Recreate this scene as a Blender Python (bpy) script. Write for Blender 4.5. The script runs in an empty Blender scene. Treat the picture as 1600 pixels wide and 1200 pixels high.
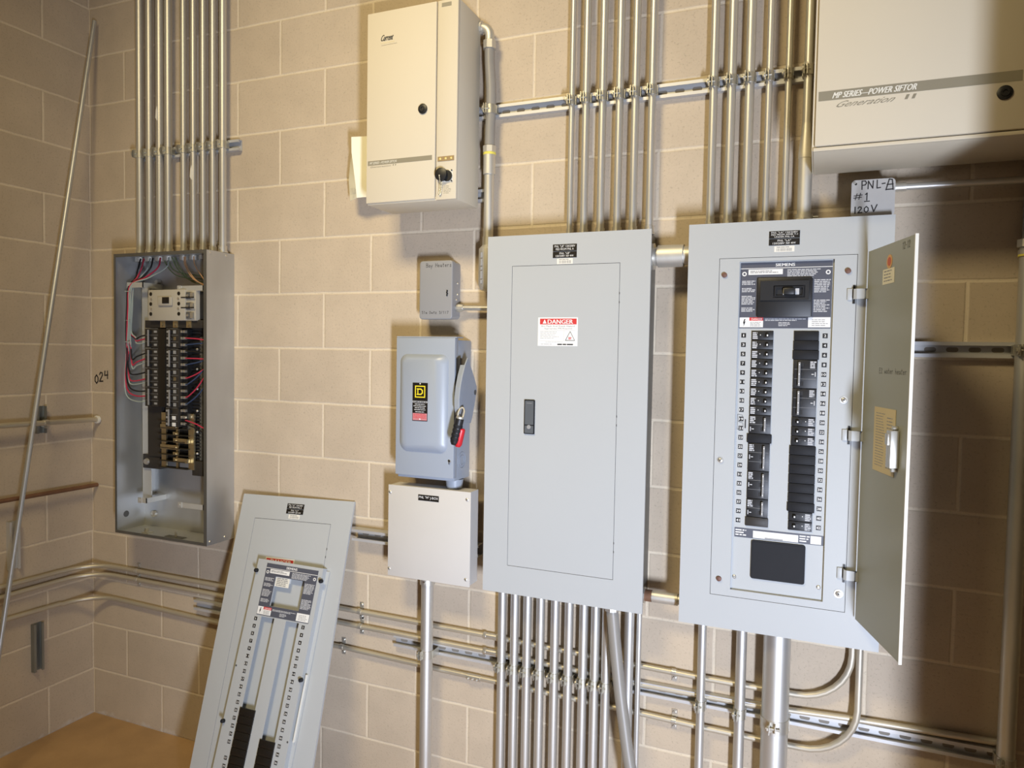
import bpy, bmesh, math, random
from mathutils import Matrix, Vector
random.seed(7)
S = bpy.context.scene
COL = S.collection
PI = math.pi

# ------------------------------------------------------------------ camera
cam_d = bpy.data.cameras.new('camera')
cam_d.sensor_width = 36.0
cam_d.sensor_fit = 'HORIZONTAL'
cam_d.lens = 36.0 * 1135.2 / 1600.0
cam_d.clip_start = 0.02
cam = bpy.data.objects.new('camera', cam_d)
COL.objects.link(cam)
cam.matrix_world = Matrix(((0.9229, -0.0320, 0.3837, 2.89394),
                           (0.3846, 0.0324, -0.9225, -2.20813),
                           (0.0171, 0.9990, 0.0423, 1.61809),
                           (0, 0, 0, 1)))
S.camera = cam

# ------------------------------------------------------------------ world, lights, exposure
world = bpy.data.worlds.new('world')
S.world = world
world.use_nodes = True
world.node_tree.nodes['Background'].inputs[0].default_value = (0.75, 0.85, 1.0, 1)
world.node_tree.nodes['Background'].inputs[1].default_value = 0.4
S.view_settings.view_transform = 'Standard'
S.view_settings.look = 'None'
S.view_settings.gamma = 1.0
S.view_settings.use_curve_mapping = False
S.view_settings.exposure = 0.0


def area(name, loc, target, sx, sy, power, color, spread=180):
    d = bpy.data.lights.new(name, 'AREA')
    d.shape = 'RECTANGLE'
    d.size = sx
    d.size_y = sy
    d.energy = power
    d.color = color
    d.spread = math.radians(spread)
    o = bpy.data.objects.new(name, d)
    COL.objects.link(o)
    v = Vector(target) - Vector(loc)
    o.location = loc
    o.rotation_euler = v.to_track_quat('-Z', 'Y').to_euler()
    return o


# daylight reflected off the sunlit ground outside, entering low through the doorway
area('daylight_doorway', (3.88, -2.90, 0.42), (1.5, 0.0, 1.35), 0.20, 0.75, 66, (0.735, 0.815, 1.0), 118)
# warm ceiling lamps of the room
area('ceiling_lamp_warm', (1.60, -2.25, 3.86), (1.75, -0.2, 1.5), 0.9, 0.5, 27, (1.0, 0.815, 0.46), 100)

# ------------------------------------------------------------------ materials
def newmat(name):
    m = bpy.data.materials.new(name)
    m.use_nodes = True
    nt = m.node_tree
    b = nt.nodes['Principled BSDF']
    return m, nt, b


def setin(b, **kw):
    for k, v in kw.items():
        k = k.replace('_', ' ')
        if k in b.inputs:
            b.inputs[k].default_value = v


def paint(name, col, rough=0.45, metal=0.0, var=0.06, scale=18.0, bump=0.0, spec=0.5, bscale=220.0):
    """procedural paint/metal/plastic: a base colour with slight noise variation, optional grain"""
    m, nt, b = newmat(name)
    tc = nt.nodes.new('ShaderNodeTexCoord')
    nz = nt.nodes.new('ShaderNodeTexNoise')
    nz.inputs['Scale'].default_value = scale
    nz.inputs['Detail'].default_value = 5
    nt.links.new(tc.outputs['Object'], nz.inputs['Vector'])
    mx = nt.nodes.new('ShaderNodeMix')
    mx.data_type = 'RGBA'
    mx.inputs[6].default_value = tuple(c * (1 - var) for c in col) + (1,)
    mx.inputs[7].default_value = tuple(min(1, c * (1 + var)) for c in col) + (1,)
    nt.links.new(nz.outputs['Fac'], mx.inputs[0])
    nt.links.new(mx.outputs[2], b.inputs['Base Color'])
    setin(b, Roughness=rough, Metallic=metal)
    b.inputs['Specular IOR Level'].default_value = spec
    if bump:
        n2 = nt.nodes.new('ShaderNodeTexNoise')
        n2.inputs['Scale'].default_value = bscale
        n2.inputs['Detail'].default_value = 3
        nt.links.new(tc.outputs['Object'], n2.inputs['Vector'])
        bp = nt.nodes.new('ShaderNodeBump')
        bp.inputs['Strength'].default_value = bump
        bp.inputs['Distance'].default_value = 0.002
        nt.links.new(n2.outputs['Fac'], bp.inputs['Height'])
        nt.links.new(bp.outputs['Normal'], b.inputs['Normal'])
    return m


def galvanized(name, col, rough, streak, metal=0.9):
    """zinc plated steel: noise in colour and in roughness, stretched along z for drawn tube"""
    m, nt, b = newmat(name)
    tc = nt.nodes.new('ShaderNodeTexCoord')
    mp = nt.nodes.new('ShaderNodeMapping')
    mp.inputs['Scale'].default_value = streak
    nt.links.new(tc.outputs['Object'], mp.inputs['Vector'])
    nz = nt.nodes.new('ShaderNodeTexNoise')
    nz.inputs['Scale'].default_value = 9
    nz.inputs['Detail'].default_value = 6
    nt.links.new(mp.outputs['Vector'], nz.inputs['Vector'])
    mx = nt.nodes.new('ShaderNodeMix')
    mx.data_type = 'RGBA'
    mx.inputs[6].default_value = tuple(c * 0.80 for c in col) + (1,)
    mx.inputs[7].default_value = tuple(min(1, c * 1.12) for c in col) + (1,)
    nt.links.new(nz.outputs['Fac'], mx.inputs[0])
    nt.links.new(mx.outputs[2], b.inputs['Base Color'])
    mr = nt.nodes.new('ShaderNodeMapRange')
    mr.inputs[3].default_value = rough - 0.1
    mr.inputs[4].default_value = rough + 0.14
    nt.links.new(nz.outputs['Fac'], mr.inputs[0])
    nt.links.new(mr.outputs[0], b.inputs['Roughness'])
    setin(b, Metallic=metal)
    return m


def block_wall(name, mode):
    """painted concrete block: 8 x 16 inch running bond with light joints, pitted faces"""
    m, nt, b = newmat(name)
    tc = nt.nodes.new('ShaderNodeTexCoord')
    sp = nt.nodes.new('ShaderNodeSeparateXYZ')
    nt.links.new(tc.outputs['Object'], sp.inputs[0])
    ad = nt.nodes.new('ShaderNodeMath')
    cb = nt.nodes.new('ShaderNodeCombineXYZ')
    if mode == 'x':
        ad.operation = 'ADD'
        ad.inputs[1].default_value = 0.2032 + 4.064 - 0.005
        nt.links.new(sp.outputs['X'], ad.inputs[0])
    else:
        ad.operation = 'MULTIPLY_ADD'
        ad.inputs[1].default_value = -1.0
        ad.inputs[2].default_value = 4.064 - 0.005
        nt.links.new(sp.outputs['Y'], ad.inputs[0])
    nt.links.new(ad.outputs[0], cb.inputs['X'])
    az = nt.nodes.new('ShaderNodeMath')
    az.operation = 'ADD'
    az.inputs[1].default_value = 4.064
    nt.links.new(sp.outputs['Z'], az.inputs[0])
    nt.links.new(az.outputs[0], cb.inputs['Y'])
    # slight wobble of the joints
    wz = nt.nodes.new('ShaderNodeTexNoise')
    wz.inputs['Scale'].default_value = 14
    nt.links.new(tc.outputs['Object'], wz.inputs['Vector'])
    wv = nt.nodes.new('ShaderNodeVectorMath')
    wv.operation = 'MULTIPLY_ADD'
    wv.inputs[1].default_value = (0.004, 0.004, 0)
    nt.links.new(wz.outputs['Color'], wv.inputs[0])
    nt.links.new(cb.outputs[0], wv.inputs[2])
    br = nt.nodes.new('ShaderNodeTexBrick')
    br.offset = 0.5
    br.offset_frequency = 2
    br.squash = 1.0
    br.inputs['Scale'].default_value = 1.0
    br.inputs['Mortar Size'].default_value = 0.0066
    br.inputs['Mortar Smooth'].default_value = 0.7
    br.inputs['Bias'].default_value = 0.0
    br.inputs['Brick Width'].default_value = 0.4064
    br.inputs['Row Height'].default_value = 0.2032
    br.inputs['Color1'].default_value = (0.515, 0.426, 0.318, 1)
    br.inputs['Color2'].default_value = (0.560, 0.465, 0.348, 1)
    br.inputs['Mortar'].default_value = (0.700, 0.600, 0.452, 1)
    nt.links.new(wv.outputs[0], br.inputs['Vector'])
    # blotchy paint
    bl = nt.nodes.new('ShaderNodeTexNoise')
    bl.inputs['Scale'].default_value = 5.0
    bl.inputs['Detail'].default_value = 7
    bl.inputs['Roughness'].default_value = 0.65
    nt.links.new(tc.outputs['Object'], bl.inputs['Vector'])
    rmp = nt.nodes.new('ShaderNodeMapRange')
    rmp.inputs[1].default_value = 0.25
    rmp.inputs[2].default_value = 0.75
    rmp.inputs[3].default_value = 0.90
    rmp.inputs[4].default_value = 1.08
    nt.links.new(bl.outputs['Fac'], rmp.inputs[0])
    mul = nt.nodes.new('ShaderNodeVectorMath')
    mul.operation = 'SCALE'
    nt.links.new(br.outputs['Color'], mul.inputs[0])
    nt.links.new(rmp.outputs[0], mul.inputs['Scale'])
    # dark pits
    pt = nt.nodes.new('ShaderNodeTexNoise')
    pt.inputs['Scale'].default_value = 130
    pt.inputs['Detail'].default_value = 3
    pt.inputs['Roughness'].default_value = 0.75
    nt.links.new(tc.outputs['Object'], pt.inputs['Vector'])
    pr = nt.nodes.new('ShaderNodeMapRange')
    pr.inputs[1].default_value = 0.28
    pr.inputs[2].default_value = 0.44
    pr.inputs[3].default_value = 0.74
    pr.inputs[4].default_value = 1.0
    nt.links.new(pt.outputs['Fac'], pr.inputs[0])
    mul2 = nt.nodes.new('ShaderNodeVectorMath')
    mul2.operation = 'SCALE'
    nt.links.new(mul.outputs[0], mul2.inputs[0])
    nt.links.new(pr.outputs[0], mul2.inputs['Scale'])
    # white lime crumbs along the foot of the wall
    lz = nt.nodes.new('ShaderNodeMapRange')
    lz.inputs[1].default_value = 0.0
    lz.inputs[2].default_value = 0.06
    lz.inputs[3].default_value = 0.62
    lz.inputs[4].default_value = 0.0
    nt.links.new(sp.outputs['Z'], lz.inputs[0])
    ln = nt.nodes.new('ShaderNodeTexNoise')
    ln.inputs['Scale'].default_value = 28
    ln.inputs['Detail'].default_value = 6
    nt.links.new(tc.outputs['Object'], ln.inputs['Vector'])
    lm = nt.nodes.new('ShaderNodeMath')
    lm.operation = 'MULTIPLY'
    nt.links.new(lz.outputs[0], lm.inputs[0])
    nt.links.new(ln.outputs['Fac'], lm.inputs[1])
    lt = nt.nodes.new('ShaderNodeMapRange')
    lt.inputs[1].default_value = 0.24
    lt.inputs[2].default_value = 0.34
    nt.links.new(lm.outputs[0], lt.inputs[0])
    mx = nt.nodes.new('ShaderNodeMix')
    mx.data_type = 'RGBA'
    mx.inputs[7].default_value = (0.6, 0.55, 0.48, 1)
    nt.links.new(lt.outputs[0], mx.inputs[0])
    nt.links.new(mul2.outputs[0], mx.inputs[6])
    nt.links.new(mx.outputs[2], b.inputs['Base Color'])
    setin(b, Roughness=0.62)
    b.inputs['Specular IOR Level'].default_value = 0.3
    # relief: joint edges plus pits
    h1 = nt.nodes.new('ShaderNodeMath')
    h1.operation = 'MULTIPLY'
    h1.inputs[1].default_value = -0.8
    nt.links.new(br.outputs['Fac'], h1.inputs[0])
    h2 = nt.nodes.new('ShaderNodeMath')
    h2.operation = 'MULTIPLY_ADD'
    h2.inputs[1].default_value = 0.55
    nt.links.new(pr.outputs[0], h2.inputs[0])
    nt.links.new(h1.outputs[0], h2.inputs[2])
    h3 = nt.nodes.new('ShaderNodeMath')
    h3.operation = 'MULTIPLY_ADD'
    h3.inputs[1].default_value = 0.35
    nt.links.new(pt.outputs['Fac'], h3.inputs[0])
    nt.links.new(h2.outputs[0], h3.inputs[2])
    bp = nt.nodes.new('ShaderNodeBump')
    bp.inputs['Strength'].default_value = 0.55
    bp.inputs['Distance'].default_value = 0.0035
    nt.links.new(h3.outputs[0], bp.inputs['Height'])
    nt.links.new(bp.outputs['Normal'], b.inputs['Normal'])
    return m


M = {}
M['wall_x'] = block_wall('painted_block_long', 'x')
M['wall_y'] = block_wall('painted_block_side', 'y')
M['floor'] = paint('brown_concrete', (0.46, 0.295, 0.150), 0.60, 0, 0.30, 6, 0.4, 0.4, 60)
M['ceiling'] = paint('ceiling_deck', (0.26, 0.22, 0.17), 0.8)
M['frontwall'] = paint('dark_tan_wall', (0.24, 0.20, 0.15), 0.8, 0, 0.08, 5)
M['emt'] = galvanized('zinc_tube', (0.65, 0.64, 0.605), 0.42, (1, 1, 0.15), 0.75)
M['emt_y'] = galvanized('zinc_tube_aged', (0.64, 0.59, 0.48), 0.46, (0.3, 0.3, 1), 0.65)
M['rigid'] = galvanized('hot_dip_zinc', (0.66, 0.64, 0.58), 0.46, (1, 1, 0.4), 0.75)
M['galv'] = galvanized('galvanized_sheet', (0.21, 0.21, 0.198), 0.48, (1, 1, 0.5), 0.75)
M['galv_in'] = galvanized('galvanized_sheet_inside', (0.55, 0.56, 0.56), 0.45, (1, 1, 0.35), 0.75)
M['polezinc'] = galvanized('dull_zinc_tube', (0.60, 0.61, 0.61), 0.42, (1, 1, 0.15), 0.75)
M['strut'] = galvanized('zinc_channel', (0.60, 0.60, 0.60), 0.48, (0.4, 1, 1), 0.4)
M['darkstrut'] = galvanized('dull_channel', (0.30, 0.31, 0.29), 0.45, (1, 1, 0.4), 0.7)
M['screw'] = galvanized('plated_screw', (0.68, 0.66, 0.60), 0.36, (1, 1, 1), 0.8)
M['brass'] = galvanized('tinned_brass', (0.62, 0.52, 0.32), 0.3, (1, 1, 1))
M['rustscrew'] = paint('rusted_screw', (0.17, 0.09, 0.065), 0.6, 0.3, 0.3, 200)
M['rust'] = paint('rusty_pipe', (0.20, 0.10, 0.055), 0.65, 0.2, 0.3, 25)
M['gray'] = paint('gray_enamel', (0.458, 0.478, 0.484), 0.44, 0, 0.015, 6, 0.05, 0.5)
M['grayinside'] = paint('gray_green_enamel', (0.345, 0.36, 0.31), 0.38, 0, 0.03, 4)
M['softseam'] = paint('shallow_seam', (0.24, 0.24, 0.23), 0.7)
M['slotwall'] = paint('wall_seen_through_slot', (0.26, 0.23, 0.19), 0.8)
M['clampzinc'] = galvanized('aged_clamp_zinc', (0.55, 0.53, 0.46), 0.40, (1, 1, 1), 0.8)
M['palesteel'] = galvanized('pale_zinc', (0.58, 0.58, 0.55), 0.45, (1, 1, 1), 0.4)
M['seam'] = paint('dark_seam', (0.10, 0.10, 0.10), 0.7)
M['cream'] = paint('cream_enamel', (0.66, 0.595, 0.465), 0.60, 0, 0.015, 8, 0.05, 0.22)
M['disc'] = paint('blue_gray_enamel', (0.335, 0.375, 0.435), 0.36, 0, 0.02, 6)
M['bayg'] = paint('gray_box_enamel', (0.29, 0.29, 0.295), 0.38, 0, 0.02, 6)
M['jwhite'] = paint('off_white_enamel', (0.585, 0.565, 0.53), 0.45, 0, 0.035, 9)
M['black'] = paint('black_plastic', (0.014, 0.014, 0.015), 0.45, 0, 0.2, 30)
M['blackmat'] = paint('black_bakelite', (0.030, 0.026, 0.022), 0.55, 0, 0.2, 30)
M['filler'] = paint('charcoal_plastic', (0.015, 0.0155, 0.018), 0.6, 0, 0.1, 30, 0.0, 0.22)
M['label'] = paint('dark_label', (0.085, 0.09, 0.115), 0.45, 0, 0.04, 20)
M['engraved'] = paint('engraved_black', (0.012, 0.010, 0.008), 0.4)
M['white'] = paint('white_print', (0.82, 0.82, 0.80), 0.5, 0, 0.01)
M['offwhite'] = paint('white_sticker', (0.80, 0.78, 0.70), 0.5, 0, 0.02)
M['greyprint'] = paint('grey_print', (0.30, 0.30, 0.30), 0.6)
M['litprint'] = paint('light_grey_print', (0.52, 0.53, 0.55), 0.6)
M['stripe'] = paint('taupe_stripe', (0.27, 0.245, 0.18), 0.5, 0, 0.03)
M['red'] = paint('red_print', (0.62, 0.05, 0.05), 0.45, 0, 0.03)
M['pink'] = paint('faded_red_print', (0.55, 0.22, 0.24), 0.5, 0, 0.06)
M['redpl'] = paint('red_plastic', (0.62, 0.02, 0.03), 0.35)
M['yellow'] = paint('yellow_print', (0.80, 0.66, 0.03), 0.45)
M['orange'] = paint('orange_sticker', (0.62, 0.12, 0.02), 0.5)
M['orangelt'] = paint('orange_ring', (0.75, 0.42, 0.14), 0.5)
M['marker'] = paint('marker_ink', (0.020, 0.017, 0.015), 0.5)
M['markerlt'] = paint('faded_marker_ink', (0.10, 0.10, 0.08), 0.6)
M['paper'] = paint('aged_paper', (0.70, 0.60, 0.37), 0.8, 0, 0.08, 10)
M['paperw'] = paint('yellowed_paper', (0.85, 0.82, 0.66), 0.75, 0, 0.04, 10)
M['contact'] = paint('beige_plastic', (0.46, 0.43, 0.36), 0.45, 0, 0.03)
M['wred'] = paint('red_wire', (0.50, 0.035, 0.075), 0.4)
M['wblack'] = paint('black_wire', (0.012, 0.012, 0.012), 0.4)
M['wgray'] = paint('pale_green_wire', (0.36, 0.42, 0.39), 0.45)
M['wgreen'] = paint('green_wire', (0.10, 0.13, 0.055), 0.5)
M['wblue'] = paint('blue_wire', (0.035, 0.06, 0.13), 0.45)
M['worange'] = paint('tan_wire', (0.42, 0.24, 0.12), 0.5)
M['flex'] = paint('gray_vinyl_jacket', (0.27, 0.255, 0.23), 0.42, 0, 0.05, 12)
M['yelring'] = paint('yellow_sealant', (0.75, 0.66, 0.12), 0.6)
M['lamp'] = paint('amber_lens', (0.75, 0.60, 0.22), 0.3)
M['darkhole'] = paint('hole_shadowed_cavity', (0.03, 0.03, 0.03), 0.8)


# ------------------------------------------------------------------ mesh builder
class MB:
    def __init__(self):
        self.v = []
        self.f = []
        self.m = []

    def add(self, verts, faces, mi=0):
        o = len(self.v)
        self.v.extend([Vector(p) for p in verts])
        for f in faces:
            self.f.append([i + o for i in f])
            self.m.append(mi)

    def bm(self, b, mi=0):
        b.verts.ensure_lookup_table()
        b.verts.index_update()
        self.add([v.co.copy() for v in b.verts], [[v.index for v in f.verts] for f in b.faces], mi)
        b.free()

    def box(self, x0, x1, y0, y1, z0, z1, bev=0.0, mi=0, seg=2):
        x0, x1 = min(x0, x1), max(x0, x1)
        y0, y1 = min(y0, y1), max(y0, y1)
        z0, z1 = min(z0, z1), max(z0, z1)
        vs = [(x0, y0, z0), (x1, y0, z0), (x1, y1, z0), (x0, y1, z0),
              (x0, y0, z1), (x1, y0, z1), (x1, y1, z1), (x0, y1, z1)]
        fs = [(0, 3, 2, 1), (4, 5, 6, 7), (0, 1, 5, 4), (1, 2, 6, 5), (2, 3, 7, 6), (3, 0, 4, 7)]
        if not bev:
            self.add(vs, fs, mi)
            return self
        b = bmesh.new()
        bv = [b.verts.new(p) for p in vs]
        for f in fs:
            b.faces.new([bv[i] for i in f])
        bmesh.ops.bevel(b, geom=b.edges[:], offset=bev, segments=seg, profile=0.5, affect='EDGES')
        self.bm(b, mi)
        return self

    def prism(self, pts, y0, y1, mi=0, axis='y'):
        """extrude an outline: pts are (x,z) for axis y, (y,z) for axis x, (x,y) for axis z"""
        n = len(pts)

        def mk(p, t):
            if axis == 'y':
                return (p[0], t, p[1])
            if axis == 'x':
                return (t, p[0], p[1])
            return (p[0], p[1], t)
        vs = [mk(p, y0) for p in pts] + [mk(p, y1) for p in pts]
        fs = [list(range(n)), list(range(2 * n - 1, n - 1, -1))]
        for i in range(n):
            j = (i + 1) % n
            fs.append([i, i + n, j + n, j])
        self.add(vs, fs, mi)
        return self

    def tube(self, pts, r, n=14, mi=0, caps=True, closed=False):
        P = [Vector(p) for p in pts]
        k = len(P)
        rings = []
        ref = None
        for i in range(k):
            a = P[i - 1] if (i > 0 or closed) else P[i]
            c = P[(i + 1) % k] if (i < k - 1 or closed) else P[i]
            t = (c - a).normalized()
            if ref is None:
                ref = Vector((0, 0, 1)) if abs(t.z) < 0.9 else Vector((1, 0, 0))
            u = (ref - t * ref.dot(t))
            if u.length < 1e-6:
                u = t.orthogonal()
            u.normalize()
            ref = u
            w = t.cross(u)
            # widen at mitres
            s = 1.0
            if 0 < i < k - 1:
                d1 = (P[i] - P[i - 1]).normalized()
                s = 1.0 / max(0.5, d1.dot(t))
            rr = r[i] if isinstance(r, (list, tuple)) else r
            rings.append([P[i] + (u * math.cos(2 * PI * q / n) + w * math.sin(2 * PI * q / n)) * rr * (s if s < 1.3 else 1.3) for q in range(n)])
        vs = [p for ring in rings for p in ring]
        fs = []
        for i in range(k if closed else k - 1):
            i2 = (i + 1) % k
            for q in range(n):
                q2 = (q + 1) % n
                fs.append([i * n + q, i * n + q2, i2 * n + q2, i2 * n + q])
        if caps and not closed:
            fs.append(list(range(n - 1, -1, -1)))
            fs.append([(k - 1) * n + q for q in range(n)])
        self.add(vs, fs, mi)
        return self

    def cyl(self, p0, p1, r, n=16, mi=0):
        return self.tube([p0, p1], r, n, mi)

    def ring(self, p0, p1, ro, ri, n=20, mi=0):
        """a short pipe with wall thickness"""
        P0, P1 = Vector(p0), Vector(p1)
        t = (P1 - P0).normalized()
        u = t.orthogonal().normalized()
        w = t.cross(u)
        vs = []
        for P, r in ((P0, ro), (P1, ro), (P1, ri), (P0, ri)):
            for q in range(n):
                a = 2 * PI * q / n
                vs.append(P + (u * math.cos(a) + w * math.sin(a)) * r)
        fs = []
        for k in range(4):
            k2 = (k + 1) % 4
            for q in range(n):
                q2 = (q + 1) % n
                fs.append([k * n + q, k * n + q2, k2 * n + q2, k2 * n + q])
        self.add(vs, fs, mi)
        return self

    def ball(self, c, r, mi=0, n=10, sc=(1, 1, 1)):
        b = bmesh.new()
        bmesh.ops.create_uvsphere(b, u_segments=n, v_segments=max(6, n // 2 + 1), radius=r)
        for v in b.verts:
            v.co = Vector((v.co.x * sc[0], v.co.y * sc[1], v.co.z * sc[2])) + Vector(c)
        self.bm(b, mi)
        return self

    def frame(self, x0, x1, z0, z1, hx0, hx1, hz0, hz1, y0, y1, mi=0):
        """a plate with a rectangular hole"""
        vs = []
        for y in (y0, y1):
            vs += [(x0, y, z0), (x1, y, z0), (x1, y, z1), (x0, y, z1), (hx0, y, hz0), (hx1, y, hz0), (hx1, y, hz1), (hx0, y, hz1)]
        fs = []
        for i in range(4):
            j = (i + 1) % 4
            fs.append([i, j, 4 + j, 4 + i])
            fs.append([8 + j, 8 + i, 12 + i, 12 + j])
            fs.append([i, i + 8, j + 8, j])
            fs.append([4 + j, 12 + j, 12 + i, 4 + i])
        self.add(vs, fs, mi)
        return self

    def quad(self, a, b, c, d, mi=0):
        self.add([a, b, c, d], [(0, 1, 2, 3)], mi)
        return self


def rrect(x0, x1, z0, z1, r, n=5):
    pts = []
    for cx, cz, a0 in ((x1 - r, z1 - r, 0), (x0 + r, z1 - r, 90), (x0 + r, z0 + r, 180), (x1 - r, z0 + r, 270)):
        for i in range(n + 1):
            a = math.radians(a0 + 90 * i / n)
            pts.append((cx + r * math.cos(a), cz + r * math.sin(a)))
    return pts


def circle(cx, cz, r, n=20, sx=1, sz=1):
    return [(cx + r * sx * math.cos(2 * PI * i / n), cz + r * sz * math.sin(2 * PI * i / n)) for i in range(n)]


def arc(c, a, b, n=8):
    """quarter bend: from c+a to c+b round centre c (vectors a and b at right angles)"""
    c, a, b = Vector(c), Vector(a), Vector(b)
    return [c + a * math.cos(t * PI / 2 / n) + b * math.sin(t * PI / 2 / n) for t in range(n + 1)]


def smooth(pts, sub=5):
    P = [Vector(p) for p in pts]
    out = []
    for i in range(len(P) - 1):
        p0 = P[max(0, i - 1)]
        p1, p2 = P[i], P[i + 1]
        p3 = P[min(len(P) - 1, i + 2)]
        for k in range(sub):
            t = k / sub
            out.append(0.5 * ((2 * p1) + (p2 - p0) * t + (2 * p0 - 5 * p1 + 4 * p2 - p3) * t * t + (3 * p1 - p0 - 3 * p2 + p3) * t ** 3))
    out.append(P[-1])
    return out


WM = {}      # world matrices of what has been made


def obj(name, mb, mat, parent=None, frame=None, label=None, sharp=32, kind=None):
    """link one mesh object; the geometry is given in frame coordinates (world if None)"""
    fr = frame or Matrix.Identity(4)
    lo = Vector((min(v[i] for v in mb.v) for i in range(3)))
    hi = Vector((max(v[i] for v in mb.v) for i in range(3)))
    c = (lo + hi) / 2
    me = bpy.data.meshes.new(name)
    me.from_pydata([v - c for v in mb.v], [], mb.f)
    mats = mat if isinstance(mat, (list, tuple)) else [mat]
    for m in mats:
        me.materials.append(m)
    me.polygons.foreach_set('material_index', mb.m)
    b = bmesh.new()
    b.from_mesh(me)
    bmesh.ops.recalc_face_normals(b, faces=b.faces[:])
    b.to_mesh(me)
    b.free()
    me.polygons.foreach_set('use_smooth', [True] * len(me.polygons))
    me.set_sharp_from_angle(angle=math.radians(sharp))
    me.update()
    o = bpy.data.objects.new(name, me)
    COL.objects.link(o)
    w = fr @ Matrix.Translation(c)
    WM[o.name] = w
    if parent:
        o.parent = parent
        o.matrix_basis = WM[parent.name].inverted() @ w
    else:
        o.matrix_world = w
    if label:
        o['label'] = label
    if kind:
        o['kind'] = kind
    return o


def tag(o, label, cat, group=None):
    o['label'] = label
    o['category'] = cat
    if group:
        o['group'] = group
    return o


def thing(name, label, cat, loc, group=None, mat=None):
    o = bpy.data.objects.new(name, None)
    o.empty_display_size = 0.05
    COL.objects.link(o)
    w = mat if mat is not None else Matrix.Translation(Vector(loc))
    o.matrix_world = w
    WM[o.name] = w.copy()
    return tag(o, label, cat, group)


def struct(name, mb, mat):
    return obj(name, mb, mat, kind='structure')


# ------------------------------------------------------------------ lettering
TXT = {}


def glyphs(s):
    if s not in TXT:
        cu = bpy.data.curves.new('lettering', 'FONT')
        cu.body = s
        cu.size = 1.0
        cu.resolution_u = 2
        to = bpy.data.objects.new('lettering', cu)
        COL.objects.link(to)
        dg = bpy.context.evaluated_depsgraph_get()
        dg.update()
        me = bpy.data.meshes.new_from_object(to.evaluated_get(dg))
        vs = [(v.co.x, v.co.y) for v in me.vertices]
        fs = [list(p.vertices) for p in me.polygons]
        bpy.data.objects.remove(to)
        bpy.data.curves.remove(cu)
        bpy.data.meshes.remove(me)
        TXT[s] = (vs, fs)
    return TXT[s]


def text(mb, s, x0, z0, x1, z1, y, mi=0, shear=0.0, bold=0.0):
    """fit the words into the box x0..x1, z0..z1 on the plane y, facing the room"""
    vs, fs = glyphs(s)
    if not vs:
        return
    ax, bx = min(v[0] for v in vs), max(v[0] for v in vs)
    az, bz = min(v[1] for v in vs), max(v[1] for v in vs)
    w = x1 - x0 - abs(shear) * (z1 - z0)
    sx = w / (bx - ax)
    sz = (z1 - z0) / max(1e-6, bz - az)
    for ci, dx in enumerate((0,) if not bold else (-bold, 0, bold)):
        pts = []
        for v in vs:
            zz = (v[1] - az) * sz
            pts.append((x0 + dx + (v[0] - ax) * sx + shear * zz, y - 0.00008 * ci, z0 + zz))
        mb.add(pts, fs, mi)


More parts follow.
